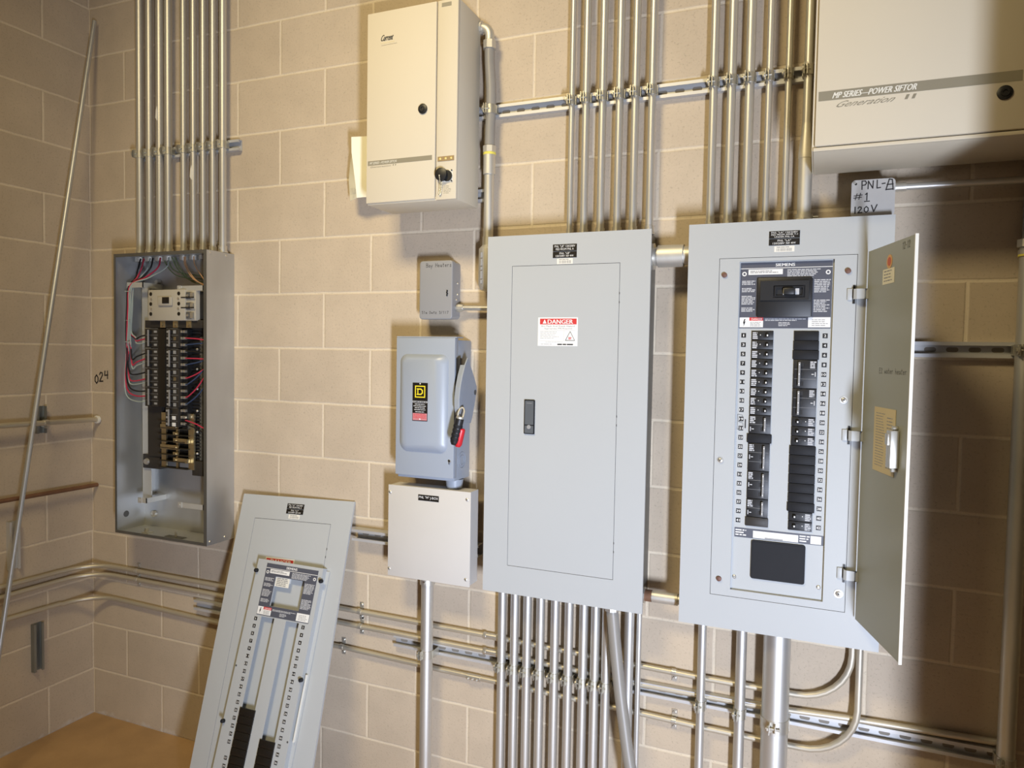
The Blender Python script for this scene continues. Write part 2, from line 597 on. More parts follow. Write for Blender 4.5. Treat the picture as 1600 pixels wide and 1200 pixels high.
STROKES = {
    'B': [[(0, 0), (0, 1), (.55, .95), (.6, .65), (.1, .52), (.65, .42), (.65, .08), (0, 0)]],
    'a': [[(.55, .5), (.2, .55), (.05, .3), (.15, .05), (.45, .1), (.55, .5), (.6, .02)]],
    'y': [[(.05, .55), (.25, .1)], [(.6, .6), (.25, -.05), (.1, -.45)]],
    'H': [[(0, 0), (.02, 1)], [(.62, 0), (.62, 1)], [(0, .5), (.62, .55)]],
    'e': [[(.05, .3), (.55, .36), (.45, .58), (.15, .52), (.05, .2), (.3, .0), (.58, .12)]],
    't': [[(.3, 1), (.28, .08), (.5, .02)], [(.05, .62), (.6, .66)]],
    'r': [[(.1, .6), (.14, 0)], [(.12, .4), (.35, .62), (.55, .55)]],
    's': [[(.52, .55), (.2, .6), (.12, .42), (.5, .25), (.4, .02), (.05, .05)]],
    'D': [[(.05, 0), (.05, 1), (.45, .9), (.68, .5), (.45, .06), (.05, 0)]],
    'w': [[(0, .55), (.15, .02), (.33, .4), (.5, .02), (.68, .58)]],
    'z': [[(.05, .58), (.55, .58), (.05, .02), (.6, .03)]],
    'h': [[(.05, 1), (.08, 0)], [(.08, .35), (.35, .55), (.5, .4), (.52, 0)]],
    'o': [[(.3, .58), (.05, .4), (.08, .1), (.32, .0), (.56, .2), (.5, .5), (.3, .58)]],
    'P': [[(.05, 0), (.02, 1), (.5, .98), (.66, .75), (.5, .52), (.06, .48)]],
    'N': [[(.02, 0), (.04, 1), (.62, .05), (.66, 1)]],
    'L': [[(.05, 1), (.05, .03), (.6, .08)]],
    'A': [[(0, 0), (.3, 1), (.6, .95), (.72, 0)], [(.1, .5), (.7, .52)], [(.02, .03), (.72, .06)]],
    '-': [[(.08, .48), (.55, .52)]],
    '#': [[(.28, .95), (.12, 0)], [(.6, 1), (.45, .05)], [(0, .62), (.75, .72)], [(-.02, .28), (.7, .38)]],
    '1': [[(.15, .8), (.36, 1), (.34, 0)]],
    'i': [[(.3, 1), (.3, 0)]],
    '2': [[(.05, .75), (.2, .98), (.5, .95), (.55, .7), (.05, .03), (.65, .06)]],
    '0': [[(.32, 1), (.06, .7), (.06, .25), (.32, 0), (.58, .25), (.58, .7), (.32, 1)]],
    'V': [[(.02, 1), (.3, 0), (.68, 1.05)]],
    '5': [[(.58, 1), (.15, .98), (.1, .58), (.45, .62), (.6, .35), (.42, .02), (.05, .06)]],
    '3': [[(.08, .95), (.5, .98), (.25, .58), (.58, .4), (.45, .02), (.05, .05)]],
    '4': [[(.1, 1), (.05, .42), (.62, .5)], [(.55, 1), (.55, 0)]],
    '7': [[(.05, .97), (.6, 1), (.25, 0)]],
    '/': [[(.0, -.05), (.5, 1.05)]],
    'E': [[(.58, .98), (.08, 1), (.06, 0), (.6, .03)], [(.06, .52), (.5, .54)]],
    '_': [[(0, 0), (.7, .04)]],
    ' ': [],
}


def write(mb, s, x0, z0, h, cw, y, pen, mi=0, rise=0.0, fn=None):
    """marker handwriting: flat ribbons, one letter after another"""
    x = x0
    z = z0
    for ch in s:
        for line in STROKES[ch]:
            pts = [(x + px * cw * 1.15, z + pz * h) for px, pz in line]
            for a, b in zip(pts[:-1], pts[1:]):
                d = Vector((b[0] - a[0], b[1] - a[1]))
                if d.length < 1e-7:
                    continue
                d.normalize()
                nn = Vector((-d.y, d.x)) * pen / 2
                e = d * pen * 0.35
                q = [(a[0] - e.x + nn.x, a[1] - e.y + nn.y), (b[0] + e.x + nn.x, b[1] + e.y + nn.y),
                     (b[0] + e.x - nn.x, b[1] + e.y - nn.y), (a[0] - e.x - nn.x, a[1] - e.y - nn.y)]
                mb.add([(p[0], y, p[1]) for p in q], [(0, 1, 2, 3)], mi)
                y -= 0.000004
        x += cw
        z += rise


def greek(mb, x0, x1, z0, z1, n, y, mi=0, seed=1, fill=0.6, jag=0.3):
    """lines of print too small to read: words as short bars"""
    rnd = random.Random(seed)
    step = (z1 - z0) / n
    for i in range(n):
        z = z1 - step * (i + 0.5)
        xe = x1 - rnd.random() * jag * (x1 - x0)
        x = x0
        while x < xe:
            w = step * (0.8 + 2.6 * rnd.random())
            xb = min(xe, x + w)
            mb.add([(x, y, z - step * fill / 2), (xb, y, z - step * fill / 2), (xb, y, z + step * fill / 2), (x, y, z + step * fill / 2)], [(0, 1, 2, 3)], mi)
            x = xb + step * 0.35


def plate(mb, x0, x1, z0, z1, y, mi=0, t=0.0006):
    mb.box(x0, x1, y, y - t, z0, z1, 0, mi)


def screwhead(mb, x, z, y, r=0.006, mi=0):
    mb.tube([(x, y, z), (x, y - r * 0.35, z), (x, y - r * 0.6, z)], [r, r, r * 0.6], 12, mi)
    return mb


# ================================================================== THE SETTING
def strip(x0, x1, y0, y1, z0, z1):
    return MB().box(x0, x1, y0, y1, z0, z1)


RX, FY, HZ = 4.7, -2.55, 4.0
struct('wall_back', strip(-0.2, RX + 0.2, 0, 0.2, -0.1, HZ), M['wall_x']).data.transform(Matrix.Identity(4))
struct('wall_left', strip(-0.2, 0, FY - 0.2, 0, -0.1, HZ), M['wall_y'])
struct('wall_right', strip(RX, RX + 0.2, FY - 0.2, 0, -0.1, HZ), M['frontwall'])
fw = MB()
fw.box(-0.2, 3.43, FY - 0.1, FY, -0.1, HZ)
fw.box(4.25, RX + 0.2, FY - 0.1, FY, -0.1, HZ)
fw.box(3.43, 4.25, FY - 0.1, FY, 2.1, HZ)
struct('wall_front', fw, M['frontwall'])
st = MB().box(3.363, RX, -0.86, -0.76, 0, HZ)  # unseen stub wall, added to shade the right end of the back wall
struct('shade_stub_wall', st, M['wall_x'])
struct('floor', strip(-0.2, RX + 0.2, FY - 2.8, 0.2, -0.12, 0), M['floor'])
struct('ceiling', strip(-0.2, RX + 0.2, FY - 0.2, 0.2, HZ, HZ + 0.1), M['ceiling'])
for nm in ('wall_back', 'wall_left', 'wall_right', 'wall_front', 'shade_stub_wall'):
    o = bpy.data.objects[nm]              # block coursing is laid from the room corner
    c = o.matrix_world.translation.copy()
    o.data.transform(Matrix.Translation(c))
    o.matrix_world = Matrix.Identity(4)
    WM[nm] = Matrix.Identity(4)

hw = MB()
write(hw, '0', 0.020, 1.458, 0.036, 0.030, -0.0012, 0.0055)
write(hw, '2', 0.048, 1.466, 0.040, 0.030, -0.0012, 0.0055)
write(hw, '4', 0.079, 1.480, 0.032, 0.030, -0.0012, 0.0055)
obj('handwriting', hw, M['marker'], bpy.data.objects['wall_back'], label='black marker numerals 024', kind='structure')


# ================================================================== CONDUITS
def connector(parent, x, z, y, r, up=1, mat=None, frame=None):
    """set-screw connector with locknut where a tube enters a box; up=1 means the tube rises from z"""
    mb = MB()
    mb.ring((x, y, z), (x, y, z + up * 0.006), r * 1.44, r * 0.5, 12)
    mb.cyl((x, y, z + up * 0.006), (x, y, z + up * 0.026), r * 1.22, 16)
    mb.cyl((x + r * 0.2, y - r * 1.1, z + up * 0.016), (x + r * 0.2, y - r * 1.55, z + up * 0.016), 0.003, 8)
    return obj('connector', mb, mat or M['screw'], parent)


def clamp(parent, x, z, y, r, side=-1):
    """two-piece channel clamp: band round the tube, two ears and a bolt at the front"""
    mb = MB()
    mb.ring((x, y, z - 0.014), (x, y, z + 0.014), r + 0.0022, r - 0.001, 18)
    ex = x + side * r * 0.55
    yy = y - r * 0.75
    for k in (-1, 1):
        mb.box(ex + k * 0.004 - 0.0009, ex + k * 0.004 + 0.0009, yy + 0.006, yy - 0.016, z - 0.015, z + 0.015, 0)
    mb.cyl((ex - 0.012, yy - 0.006, z), (ex + 0.012, yy - 0.006, z), 0.0028, 8)
    mb.cyl((ex - 0.0085, yy - 0.006, z), (ex - 0.0055, yy - 0.006, z), 0.0125, 14)
    mb.cyl((ex - 0.0125, yy - 0.006, z), (ex - 0.0085, yy - 0.006, z), 0.0055, 6)
    for k in (-1, 1):
        mb.box(x + k * (r + 0.001), x + k * (r + 0.0035), y, -SD, z - 0.013, z + 0.013)
    return obj('channel_clamp', mb, M['clampzinc'], parent)


def vertical(x, r, y, z0, z1, label, group=None, clamps=(), conn=None, mat='emt', name='conduit', cat='conduit', side=-1):
    t = thing(name, label, cat, (x, y, z0), group)
    obj('pipe', MB().cyl((x, y, z0), (x, y, z1), r, 20), M[mat], t)
    for zc in clamps:
        clamp(t, x, zc, y, r, side)
    if conn == 'bottom':
        connector(t, x, z0, y, r, 1)
    elif conn == 'top':
        connector(t, x, z1, y, r, -1)
    return t


TOPZ = HZ
SD = 0.0206            # depth of the shallow channel


def adj(x):
    return x - 0.0205 * (2.894 - x) / 2.188


ordn = ['leftmost', 'second', 'third', 'fourth', 'fifth', 'sixth', 'seventh', 'eighth', 'ninth', 'tenth', 'eleventh']
# --- nine tubes rising from the open panel box
g = 'tubes rising from the open panel box'
for i, (x, r) in enumerate(zip((0.362, 0.415, 0.470, 0.516, 0.593, 0.644, 0.694, 0.743, 0.794),
                               (0.0148,) * 4 + (0.0118,) * 4 + (0.0135,))):
    lab = ('leftmost' if i == 0 else 'rightmost' if i == 8 else ordn[i] + ' from left') + \
        (' thick' if i < 4 else '') + ' steel conduit rising from the open panel box in the corner'
    if i == 2:
        lab = 'third thick steel conduit from left above the open panel box, paint dab on it'
    if i == 5:
        lab = 'sixth steel conduit from left above the open panel box, paint dab below the clamp'
    x = adj(x)
    y = -SD - 0.0024 - r
    t = vertical(x, r, y, 1.986, TOPZ, lab, g, (2.397,), 'bottom', side=(-1 if i < 4 else -1))
    if i in (2, 5):
        zz = 2.53 if i == 2 else 2.285
        dab = MB()
        dab.prism([(x - 0.006, zz), (x + 0.003, zz - 0.012), (x + 0.006, zz + 0.02), (x + 0.002, zz + 0.045), (x - 0.004, zz + 0.03)], y - r - 0.0006, y - r + 0.003)
        obj('paint_dab', dab, M['offwhite'], t, label='dried cream paint dab')

# --- six above the closed panel
g = 'tubes rising from the closed gray panel'
for i, (x, r) in enumerate(zip((2.181, 2.227, 2.279, 2.331, 2.379, 2.429), (0.0090, 0.0117, 0.0117, 0.0117, 0.0117, 0.0117))):
    lab = ('thin leftmost' if i == 0 else 'rightmost' if i == 5 else ordn[i] + ' from left') + ' steel conduit rising from the closed gray panel to the ceiling'
    vertical(adj(x), r, -SD - 0.0024 - r, 1.979, TOPZ, lab, g, (2.403,), 'bottom')
# --- five plus one above the open panel
g = 'tubes rising from the open-door panel'
for i, (x, r) in enumerate(zip((2.604, 2.653, 2.702, 2.753, 2.803), (0.0117, 0.0125, 0.0130, 0.0092, 0.0088))):
    lab = ['leftmost', 'second', 'third', 'thin fourth', 'thin fifth'][i] + ' steel conduit rising from the top of the panel with its door open'
    vertical(adj(x), r, -SD - 0.0024 - r, 1.985, TOPZ, lab, g, (2.403,), 'bottom')
t = thing('conduit', 'thick conduit with tapered coupling between the open-door panel and the large cream cabinet', 'conduit', (2.853, -0.0405, 1.985))
obj('pipe', MB().cyl((2.853, -0.0405, 2.20), (2.853, -0.0405, TOPZ), 0.0118, 20), M['emt'], t)
obj('reducer', MB().tube([(2.853, -0.0405, 2.165), (2.853, -0.0405, 2.18), (2.853, -0.0405, 2.235), (2.853, -0.0405, 2.26)], [0.0195, 0.0195, 0.0135, 0.0125], 20), M['rigid'], t)
obj('nipple', MB().cyl((2.853, -0.0405, 1.985), (2.853, -0.0405, 2.17), 0.0185, 20), M['rigid'], t)
nb = MB()
nb.tube([(2.853, -0.0405, 1.985), (2.853, -0.0405, 2.000)], 0.026, 8)
nb.tube([(2.853, -0.0405, 2.000), (2.853, -0.0405, 2.012)], 0.023, 16)
for k in range(4):
    nb.box(2.876, 2.890, -0.0445, -0.0365, 1.986 + 0.006 * k, 1.989 + 0.006 * k)
obj('grounding_bushing', nb, M['rigid'], t)
clamp(t, 2.853, 2.403, -0.0405, 0.0125)

# --- below the closed panel
g = 'tubes running down from the closed gray panel'
for i, x in enumerate((1.979, 2.023, 2.067, 2.112, 2.161, 2.207, 2.255, 2.293, 2.329)):
    lab = ('leftmost' if i == 0 else ordn[i] + ' from left') + ' steel conduit running down from the closed gray panel to the floor'
    vertical(adj(x), 0.0143, -0.0375, 0.0, 0.868, lab, g, (0.585,), 'top')
vertical(2.3955, 0.0150, -0.0400, 0.0, 0.868, 'wide steel conduit running down behind the bent gray flexible cable below the closed panel', 'conduit', (), 'top')
vertical(2.4240, 0.0085, -0.0318, 0.0, 0.868, 'thin rightmost steel conduit running down from the closed gray panel', None, (), None)
# flexible cable
t = thing('flexible_conduit', 'bent gray flexible conduit hanging from the bottom of the closed panel', 'flexible conduit', (2.352, -0.1, 0.868))
fp = smooth([(2.355, -0.100, 0.868), (2.358, -0.100, 0.835), (2.369, -0.100, 0.738), (2.385, -0.108, 0.629), (2.404, -0.118, 0.525), (2.426, -0.130, 0.415), (2.46, -0.14, 0.28), (2.50, -0.14, 0.12), (2.52, -0.13, 0.0)], 6)
obj('jacket', MB().tube(fp, 0.0178, 20), M['flex'], t)
obj('fitting', MB().cyl((2.355, -0.100, 0.868), (2.3555, -0.100, 0.852), 0.023, 8), M['rigid'], t)
# --- below the open panel
vertical(adj(2.616), 0.0126, -0.0358, 0.0, 0.862, 'thin steel conduit running down from the left of the open-door panel', 'conduit', (0.585,), 'top')
vertical(adj(2.726), 0.0150, -0.0380, 0.0, 0.862, 'medium steel conduit running down from the open-door panel beside the widest pipe', 'conduit', (0.585,), 'top')
t = thing('conduit', 'widest steel pipe running down from the open-door panel', 'conduit', (2.8215, -0.059, 0))
obj('pipe', MB().cyl((2.8215, -0.0590, 0), (2.8215, -0.0590, 0.862), 0.0365, 32), M['emt'], t)
cb = MB()
cb.ring((2.8215, -0.0590, 0.570), (2.8215, -0.0590, 0.606), 0.0385, 0.036, 32)
for k in (-1, 1):
    cb.box(2.8215 - 0.004 + k * 0.008 - 0.0012, 2.8215 - 0.004 + k * 0.008 + 0.0012, -0.093, -0.113, 0.574, 0.602)
cb.cyl((2.800, -0.103, 0.588), (2.838, -0.103, 0.588), 0.0035, 8)
cb.cyl((2.803, -0.103, 0.588), (2.807, -0.103, 0.588), 0.008, 6)
for k in (-1, 1):
    cb.box(2.8215 + k * 0.037, 2.8215 + k * 0.0395, -0.059, -SD, 0.572, 0.604)
obj('channel_clamp', cb, M['screw'], t)

# --- pipe under the white junction box
vertical(1.7035, 0.0210, -0.0635, 0.0, 0.857, 'steel pipe running down from the white junction box', None, (0.590,), 'top')

# --- right hand pipe with union fitting
t = thing('conduit', 'painted vertical pipe at the right edge with a nut and yellow sealant ring', 'conduit', (3.376, -0.0425, 0))
obj('pipe', MB().cyl((3.376, -0.0425, 0), (3.376, -0.0425, 1.885), 0.0205, 24), M['rigid'], t)
obj('sealant_ring', MB().ring((3.376, -0.0425, 1.880), (3.376, -0.0425, 1.885), 0.0235, 0.019, 24), M['yelring'], t)
obj('coupling', MB().tube([(3.376, -0.0425, 1.885), (3.376, -0.0425, 1.896), (3.376, -0.0425, 1.8961), (3.376, -0.0425, 1.903)], [0.0235, 0.0235, 0.021, 0.021], 24), M['rigid'], t)
obj('nut', MB().tube([(3.376, -0.0425, 1.903), (3.376, -0.0425, 1.922)], 0.0265, 8), M['rigid'], t)
obj('upper_jacket', MB().cyl((3.376, -0.0425, 1.922), (3.376, -0.0425, 2.1175), 0.0165, 20), M['flex'], t)
clamp(t, 3.376, 1.647, -0.0425, 0.0205)
clamp(t, 3.376, 0.597, -0.0425, 0.0205)


# --- horizontal runs along the wall
def strap(parent, x, z, y, r, both=True):
    mb = MB()
    mb.ring((x - 0.007, y, z), (x + 0.007, y, z), r + 0.0016, r - 0.001, 16)
    for k in ((-1, 1) if both else (-1,)):
        mb.box(x - 0.008, x + 0.008, -0.0005, -0.003, z + k * r, z + k * (r + 0.022))
        mb.tube([(x, -0.003, z + k * (r + 0.013)), (x, -0.007, z + k * (r + 0.013))], 0.005, 8)
    return obj('pipe_strap', mb, M['screw'], parent)


def hcoupling(parent, x, z, y, r):
    mb = MB()
    mb.cyl((x - 0.022, y, z), (x + 0.022, y, z), r * 1.18, 16)
    mb.cyl((x - 0.030, y, z), (x - 0.020, y, z), r * 1.42, 8)
    mb.cyl((x + 0.018, y, z), (x + 0.028, y, z), r * 1.42, 8)
    return obj('coupling', mb, M['screw'], parent)


def corner_run(zl, zc, rest, rb=0.14, c=0.0140):
    """from the left wall round the room corner and along the back wall"""
    pts = [(c, -1.4, zl + (zl - zc) * 2.2), (c, -0.405, zl), (c, -(c + rb) - 0.01, zc + (zl - zc) * 0.35)]
    for t in range(9):
        a = t * PI / 2 / 8
        pts.append((c + rb * (1 - math.cos(a)), -(c + rb) + rb * math.sin(a), zc))
    return pts + rest


r = 0.0090
t = thing('conduit', 'topmost of the three conduits bending round the room corner along the wall', 'conduit', (0.6, -0.0135, 0.66))
arcp = [(2.875 + 0.14 * math.sin(a * PI / 16), -0.0135 - 0.010 * a / 8, 0.660 + 0.14 * (1 - math.cos(a * PI / 16))) for a in range(9)]
obj('pipe', MB().tube(corner_run(0.679, 0.674, [(0.73, -0.0135, 0.673), (1.28, -0.0135, 0.672), (1.925, -0.0135, 0.668), (2.6, -0.0135, 0.658), (2.80, -0.0135, 0.659)]) + arcp + [(3.015, -0.0235, 0.862)], r, 16), M['emt_y'], t)
strap(t, 1.399, 0.672, -0.0135, r)
strap(t, 0.280, 0.6735, -0.0135, r)
strap(t, 2.53, 0.6595, -0.0135, r, False)
hcoupling(t, 1.925, 0.668, -0.0135, r)
t = thing('conduit', 'middle of the three conduits bending round the corner, directly above the slotted channel', 'conduit', (0.6, -0.0135, 0.62))
obj('pipe', MB().tube(corner_run(0.640, 0.637, [(0.74, -0.0135, 0.634), (1.28, -0.0135, 0.618), (1.925, -0.0135, 0.614), (2.43, -0.0135, 0.6025), (2.75, -0.0135, 0.605)]) + [(3.02, -0.0135, 0.620), (3.40, -0.0135, 0.632)], r, 16), M['emt_y'], t)
strap(t, 1.401, 0.618, -0.0135, r)
strap(t, 0.280, 0.6365, -0.0135, r, False)
hcoupling(t, 1.925, 0.614, -0.0135, r)
t = thing('conduit', 'lowest of the three conduits bending round the corner, below the slotted channel', 'conduit', (0.6, -0.0135, 0.52))
arcp = [(2.888 + 0.145 * math.sin(a * PI / 16), -0.0205 - 0.0180 * a / 8, 0.512 + 0.145 * (1 - math.cos(a * PI / 16))) for a in range(9)]
obj('pipe', MB().tube(corner_run(0.547, 0.535, [(0.72, -0.0135, 0.522), (1.325, -0.0135, 0.528), (1.74, -0.0135, 0.519), (2.43, -0.0135, 0.512), (2.604, -0.0135, 0.508), (2.76, -0.0140, 0.508)]) + arcp + [(3.033, -0.0385, 0.862)], r, 16), M['emt_y'], t)
strap(t, 1.322, 0.5285, -0.0135, r)
strap(t, 2.533, 0.510, -0.0135, r)
cm = MB().cyl((1.835, -0.0135, 0.5165), (1.885, -0.0135, 0.516), r * 1.22, 16)
for k in range(3):
    cm.ball((1.842 + 0.016 * k, -0.0135 - r * 1.25, 0.513), 0.0045)
obj('coupling', cm, M['screw'], t)


# ================================================================== SLOTTED CHANNELS
def channel(x0, x1, zc, label, slots=None, y0=0.0, depth=0.0206, h=0.041, end=False):
    """open-front strut: back web with slots, two flanges, inward lips"""
    t = thing('strut_channel', label, 'channel', ((x0 + x1) / 2, 0, zc))
    mb = MB()
    th = 0.0025
    z0, z1 = zc - h / 2, zc + h / 2
    lip = 0.0095
    prof = [(-0.0008, z0), (-depth, z0), (-depth, z0 + lip), (-depth + 0.007, z0 + lip), (-depth + 0.007, z0 + lip - th), (-depth + th, z0 + lip - th),
            (-depth + th, z0 + th), (-th, z0 + th), (-th, z1 - th), (-depth + th, z1 - th), (-depth + th, z1 - lip + th),
            (-depth + 0.007, z1 - lip + th), (-depth + 0.007, z1 - lip), (-depth, z1 - lip), (-depth, z1), (-0.0008, z1)]
    mb.prism(prof, x0, x1, 0, 'x')
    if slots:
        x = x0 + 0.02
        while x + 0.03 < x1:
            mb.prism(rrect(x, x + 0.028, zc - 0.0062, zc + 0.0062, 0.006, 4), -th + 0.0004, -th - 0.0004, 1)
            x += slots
    obj('channel_body', mb, [M['strut'], M['slotwall']], t)
    return t


channel(0.325, 0.836, 2.397, 'short slotted channel clamping the nine tubes above the open panel box')
channel(1.500, 2.900, 2.403, 'long upper slotted channel behind the tubes above both gray panels', 0.0508)
channel(1.470, 1.885, 2.135, 'channel stub behind the foot of the small cream cabinet', None)
channel(1.545, 3.400, 0.593, 'long lower slotted channel behind the tubes under the panels', 0.0508)
channel(0.606, 1.050, 0.580, 'channel stub left of the leaning cover, near the floor', None)
channel(1.380, 1.880, 0.958, 'channel behind the white junction box, beside the leaning cover', 0.0508, 0.0, 0.041)
channel(3.090, 3.415, 1.647, 'slotted channel between the open panel door and the right-edge pipe', 0.0508)


def vchannel(yc, z0, z1, label, mat):
    mb = MB()
    th, w, d = 0.0025, 0.041, 0.021
    y0, y1 = yc - w / 2, yc + w / 2
    lip = 0.0095
    mb.prism([(0.0008, y0), (d, y0), (d, y0 + lip), (d - th, y0 + lip), (d - th, y0 + th), (th, y0 + th), (th, y1 - th), (d - th, y1 - th),
              (d - th, y1 - lip), (d, y1 - lip), (d, y1), (0.0008, y1)], z0, z1, 0, 'z')
    return tag(obj('strut_channel', mb, M[mat], None), label, 'channel')


vchannel(-0.348, 0.735, 0.925, 'short vertical channel on the left wall behind the leaning tube', 'strut')
vchannel(-0.257, 0.292, 0.488, 'short dark vertical channel low on the left wall under the conduits', 'darkstrut')
vchannel(-0.236, 1.262, 1.372, 'short dark channel holding the upper stub pipe on the left wall', 'darkstrut')

# left wall stub pipes
t = thing('pipe', 'tan pipe on the left wall entering the back wall, upper of two', 'pipe', (0.040, -0.5, 1.31))
obj('pipe_run', MB().tube([(0.042, -1.4, 1.322), (0.042, -0.03, 1.303), (0.042, 0.01, 1.302)], 0.0105, 16), M['emt_y'], t)
ps = MB().ring((0.042, -0.244, 1.3065), (0.042, -0.226, 1.3065), 0.0125, 0.010, 16)
ps.box(0.020, 0.036, -0.243, -0.227, 1.290, 1.297)
ps.cyl((0.034, -0.235, 1.288), (0.05, -0.235, 1.288), 0.004, 8)
obj('pipe_strap', ps, M['screw'], t)
obj('escutcheon', MB().cyl((0.042, -0.003, 1.302), (0.042, -0.012, 1.302), 0.017, 16), M['offwhite'], t)
t = thing('pipe', 'rusty brown pipe on the left wall, lower of two', 'pipe', (0.03, -0.5, 1.016))
obj('pipe_run', MB().tube([(0.030, -1.4, 1.020), (0.030, 0.01, 1.016)], 0.0085, 16), M['rust'], t)

# leaning tube in the corner
lp = MB()
d0, d1 = Vector((0.243, -0.640, 0.0)), Vector((0.060, -0.020, 2.980))
dd = (d1 - d0).normalized()
lp.ring(d0, d1, 0.0089, 0.0078, 18)
tag(obj('loose_conduit', lp, M['polezinc']), 'loose steel tube leaning into the room corner', 'conduit')

# ================================================================== OPEN PANEL BOX (left)
X0, X1, Z0, Z1, D = 0.314, 0.797, 0.870, 1.984, -0.140
ob = thing('panel_box', 'open galvanized panel box in the corner with exposed breakers and loose red wires', 'electrical panel', (0.555, 0, Z0))
b = MB()
th = 0.002
b.box(X0 + th, X1 - th, -0.0005, -0.0025, Z0 + th, Z1 - th)
b.box(X0, X0 + th, -0.0005, D, Z0, Z1)
b.box(X1 - th, X1, -0.0005, D, Z0, Z1)
b.box(X0 + th, X1 - th, -0.0005, D, Z1 - th, Z1)
b.box(X0 + th, X1 - th, -0.0005, D, Z0, Z0 + th)
obj('box_shell', b, M['galv_in'], ob)
f = MB()
f.box(X0, X0 + 0.010, D, D - 0.0015, Z0, Z1)
f.box(X1 - 0.014, X1, D, D - 0.0015, Z0, Z1)
f.box(X0 + 0.010, X1 - 0.014, D, D - 0.0015, Z1 - 0.013, Z1)
f.box(X0 + 0.010, X1 - 0.014, D, D - 0.0015, Z0, Z0 + 0.011)
obj('front_lip', f, M['galv'], ob)
for (yy, zz) in ((-0.125, Z1 - 0.010), (-0.045, Z1 - 0.012), (-0.125, Z0 + 0.014), (-0.05, Z0 + 0.016)):
    obj('rivet', MB().tube([(X1 - 0.0005, yy, zz), (X1 + 0.003, yy, zz)], [0.005, 0.0035], 10), M['screw'], ob)
# conduit locknuts inside the top
for x, r in zip((0.362, 0.415, 0.470, 0.516, 0.593, 0.644, 0.694, 0.743), (0.0148,) * 4 + (0.0118,) * 4):
    obj('locknut', MB().ring((adj(x), -SD - 0.0024 - r, Z1 - 0.003), (adj(x), -SD - 0.0024 - r, Z1 - 0.020), r * 1.4, r, 12), M['rigid'], ob)
# knockout and studs
k = MB().prism(circle(-0.092, 0.936, 0.013, 16), X0 + th + 0.0003, X0 + th + 0.0006, axis='x')
obj('knockout', k, M['seam'], ob)
obj('stud', MB().tube([(0.372, -0.002, 0.925), (0.372, -0.012, 0.925), (0.372, -0.016, 0.925)], [0.015, 0.013, 0.006], 14), M['screw'], ob)
obj('stud', MB().tube([(0.400, -0.002, 1.885), (0.400, -0.016, 1.885)], [0.013, 0.009], 12), M['screw'], ob)
kt = MB().box(0.420, 0.455, -0.080, -0.108, Z0 + th, Z0 + th + 0.004)
kt.prism([(0.424, Z0 + 0.003), (0.432, Z0 + 0.003), (0.436, Z0 + 0.020), (0.428, Z0 + 0.022)], -0.085, -0.1)
obj('knockout_tab', kt, M['screw'], ob)
kt = MB().prism([(0.545, Z0 + 0.003), (0.640, Z0 + 0.003), (0.640, Z0 + 0.0035), (0.545, Z0 + 0.0035)], -0.085, -0.110)
obj('knockout', kt, M['seam'], ob)
kt = MB().box(0.590, 0.600, -0.096, -0.100, Z0 + th, Z0 + 0.026, 0.001)
obj('knockout_tab', kt, M['screw'], ob)
# rails and Z brackets carrying the interior
rl = MB()
rl.box(0.372, 0.376, -0.002, -0.060, 1.000, 1.872)
rl.box(0.376, 0.420, -0.056, -0.060, 1.000, 1.872)
obj('mounting_rail', rl, M['palesteel'], ob, label='pale steel mounting rail')
for (xa, xb, za) in ((0.340, 0.425, 1.864), (0.610, 0.740, 1.846), (0.395, 0.440, 1.002), (0.610, 0.740, 1.004)):
    br = MB()
    br.box(xa, xb, -0.098, -0.101, za - 0.010, za + 0.010)
    br.box(xb - 0.003, xb, -0.101, -0.003, za - 0.010, za + 0.010)
    br.box(xa, xa + 0.020, -0.101, -0.103, za - 0.011, za + 0.011)
    screwhead(br, xa + 0.010, za, -0.103, 0.004)
    obj('bracket', br, M['palesteel'], ob)
# base pan of the interior
bp_ = MB()
bp_.box(0.425, 0.700, -0.030, -0.058, 1.168, 1.742)
obj('bus_base', bp_, M['blackmat'], ob)
rb = MB()
z = 1.19
while z < 1.69:
    rb.box(0.600, 0.690, -0.058, -0.066, z, z + 0.0030)
    z += 0.0132
obj('bus_base_rib', rb, M['black'], ob)
# the contactor at the top
cmb = MB()
cmb.box(0.466, 0.660, -0.045, -0.112, 1.722, 1.842, 0.003)
cmb.box(0.655, 0.706, -0.045, -0.104, 1.722, 1.838, 0.002)
cmb.box(0.706, 0.745, -0.045, -0.085, 1.728, 1.835, 0.002, 1)
for zz in (1.826, 1.787, 1.748):
    for xx in (0.481, 0.628):
        cmb.prism(circle(xx, zz, 0.0075, 14), -0.1122, -0.1128, 1)
for zz in (1.806, 1.767):
    for xx in (0.484, 0.626):
        cmb.prism(circle(xx, zz, 0.0055, 12), -0.1122, -0.1135, 2)
for zz in (1.8105, 1.7715):
    cmb.box(0.640, 0.706, -0.112, -0.114, zz - 0.002, zz + 0.002, 0, 1)
ct = obj('contactor', cmb, [M['contact'], M['engraved'], M['screw']], ob, label='beige lighting contactor with black toggle window')
hm = MB()
hm.box(0.524, 0.598, -0.112, -0.120, 1.779, 1.815, 0.004)
hm.box(0.552, 0.586, -0.120, -0.1225, 1.788, 1.812, 0, 1)
obj('manual_operator', hm, [M['contact'], M['engraved']], ct)
for zz in (1.818, 1.778, 1.742):
    tm = MB()
    tm.box(0.660, 0.684, -0.104, -0.108, zz - 0.013, zz + 0.013, 0, 1)
    tm.box(0.684, 0.700, -0.104, -0.112, zz - 0.011, zz + 0.011, 0.001)
    tm.tube([(0.670, -0.108, zz), (0.670, -0.112, zz)], 0.005, 8)
    obj('terminal', tm, [M['screw'], M['seam']], ct)
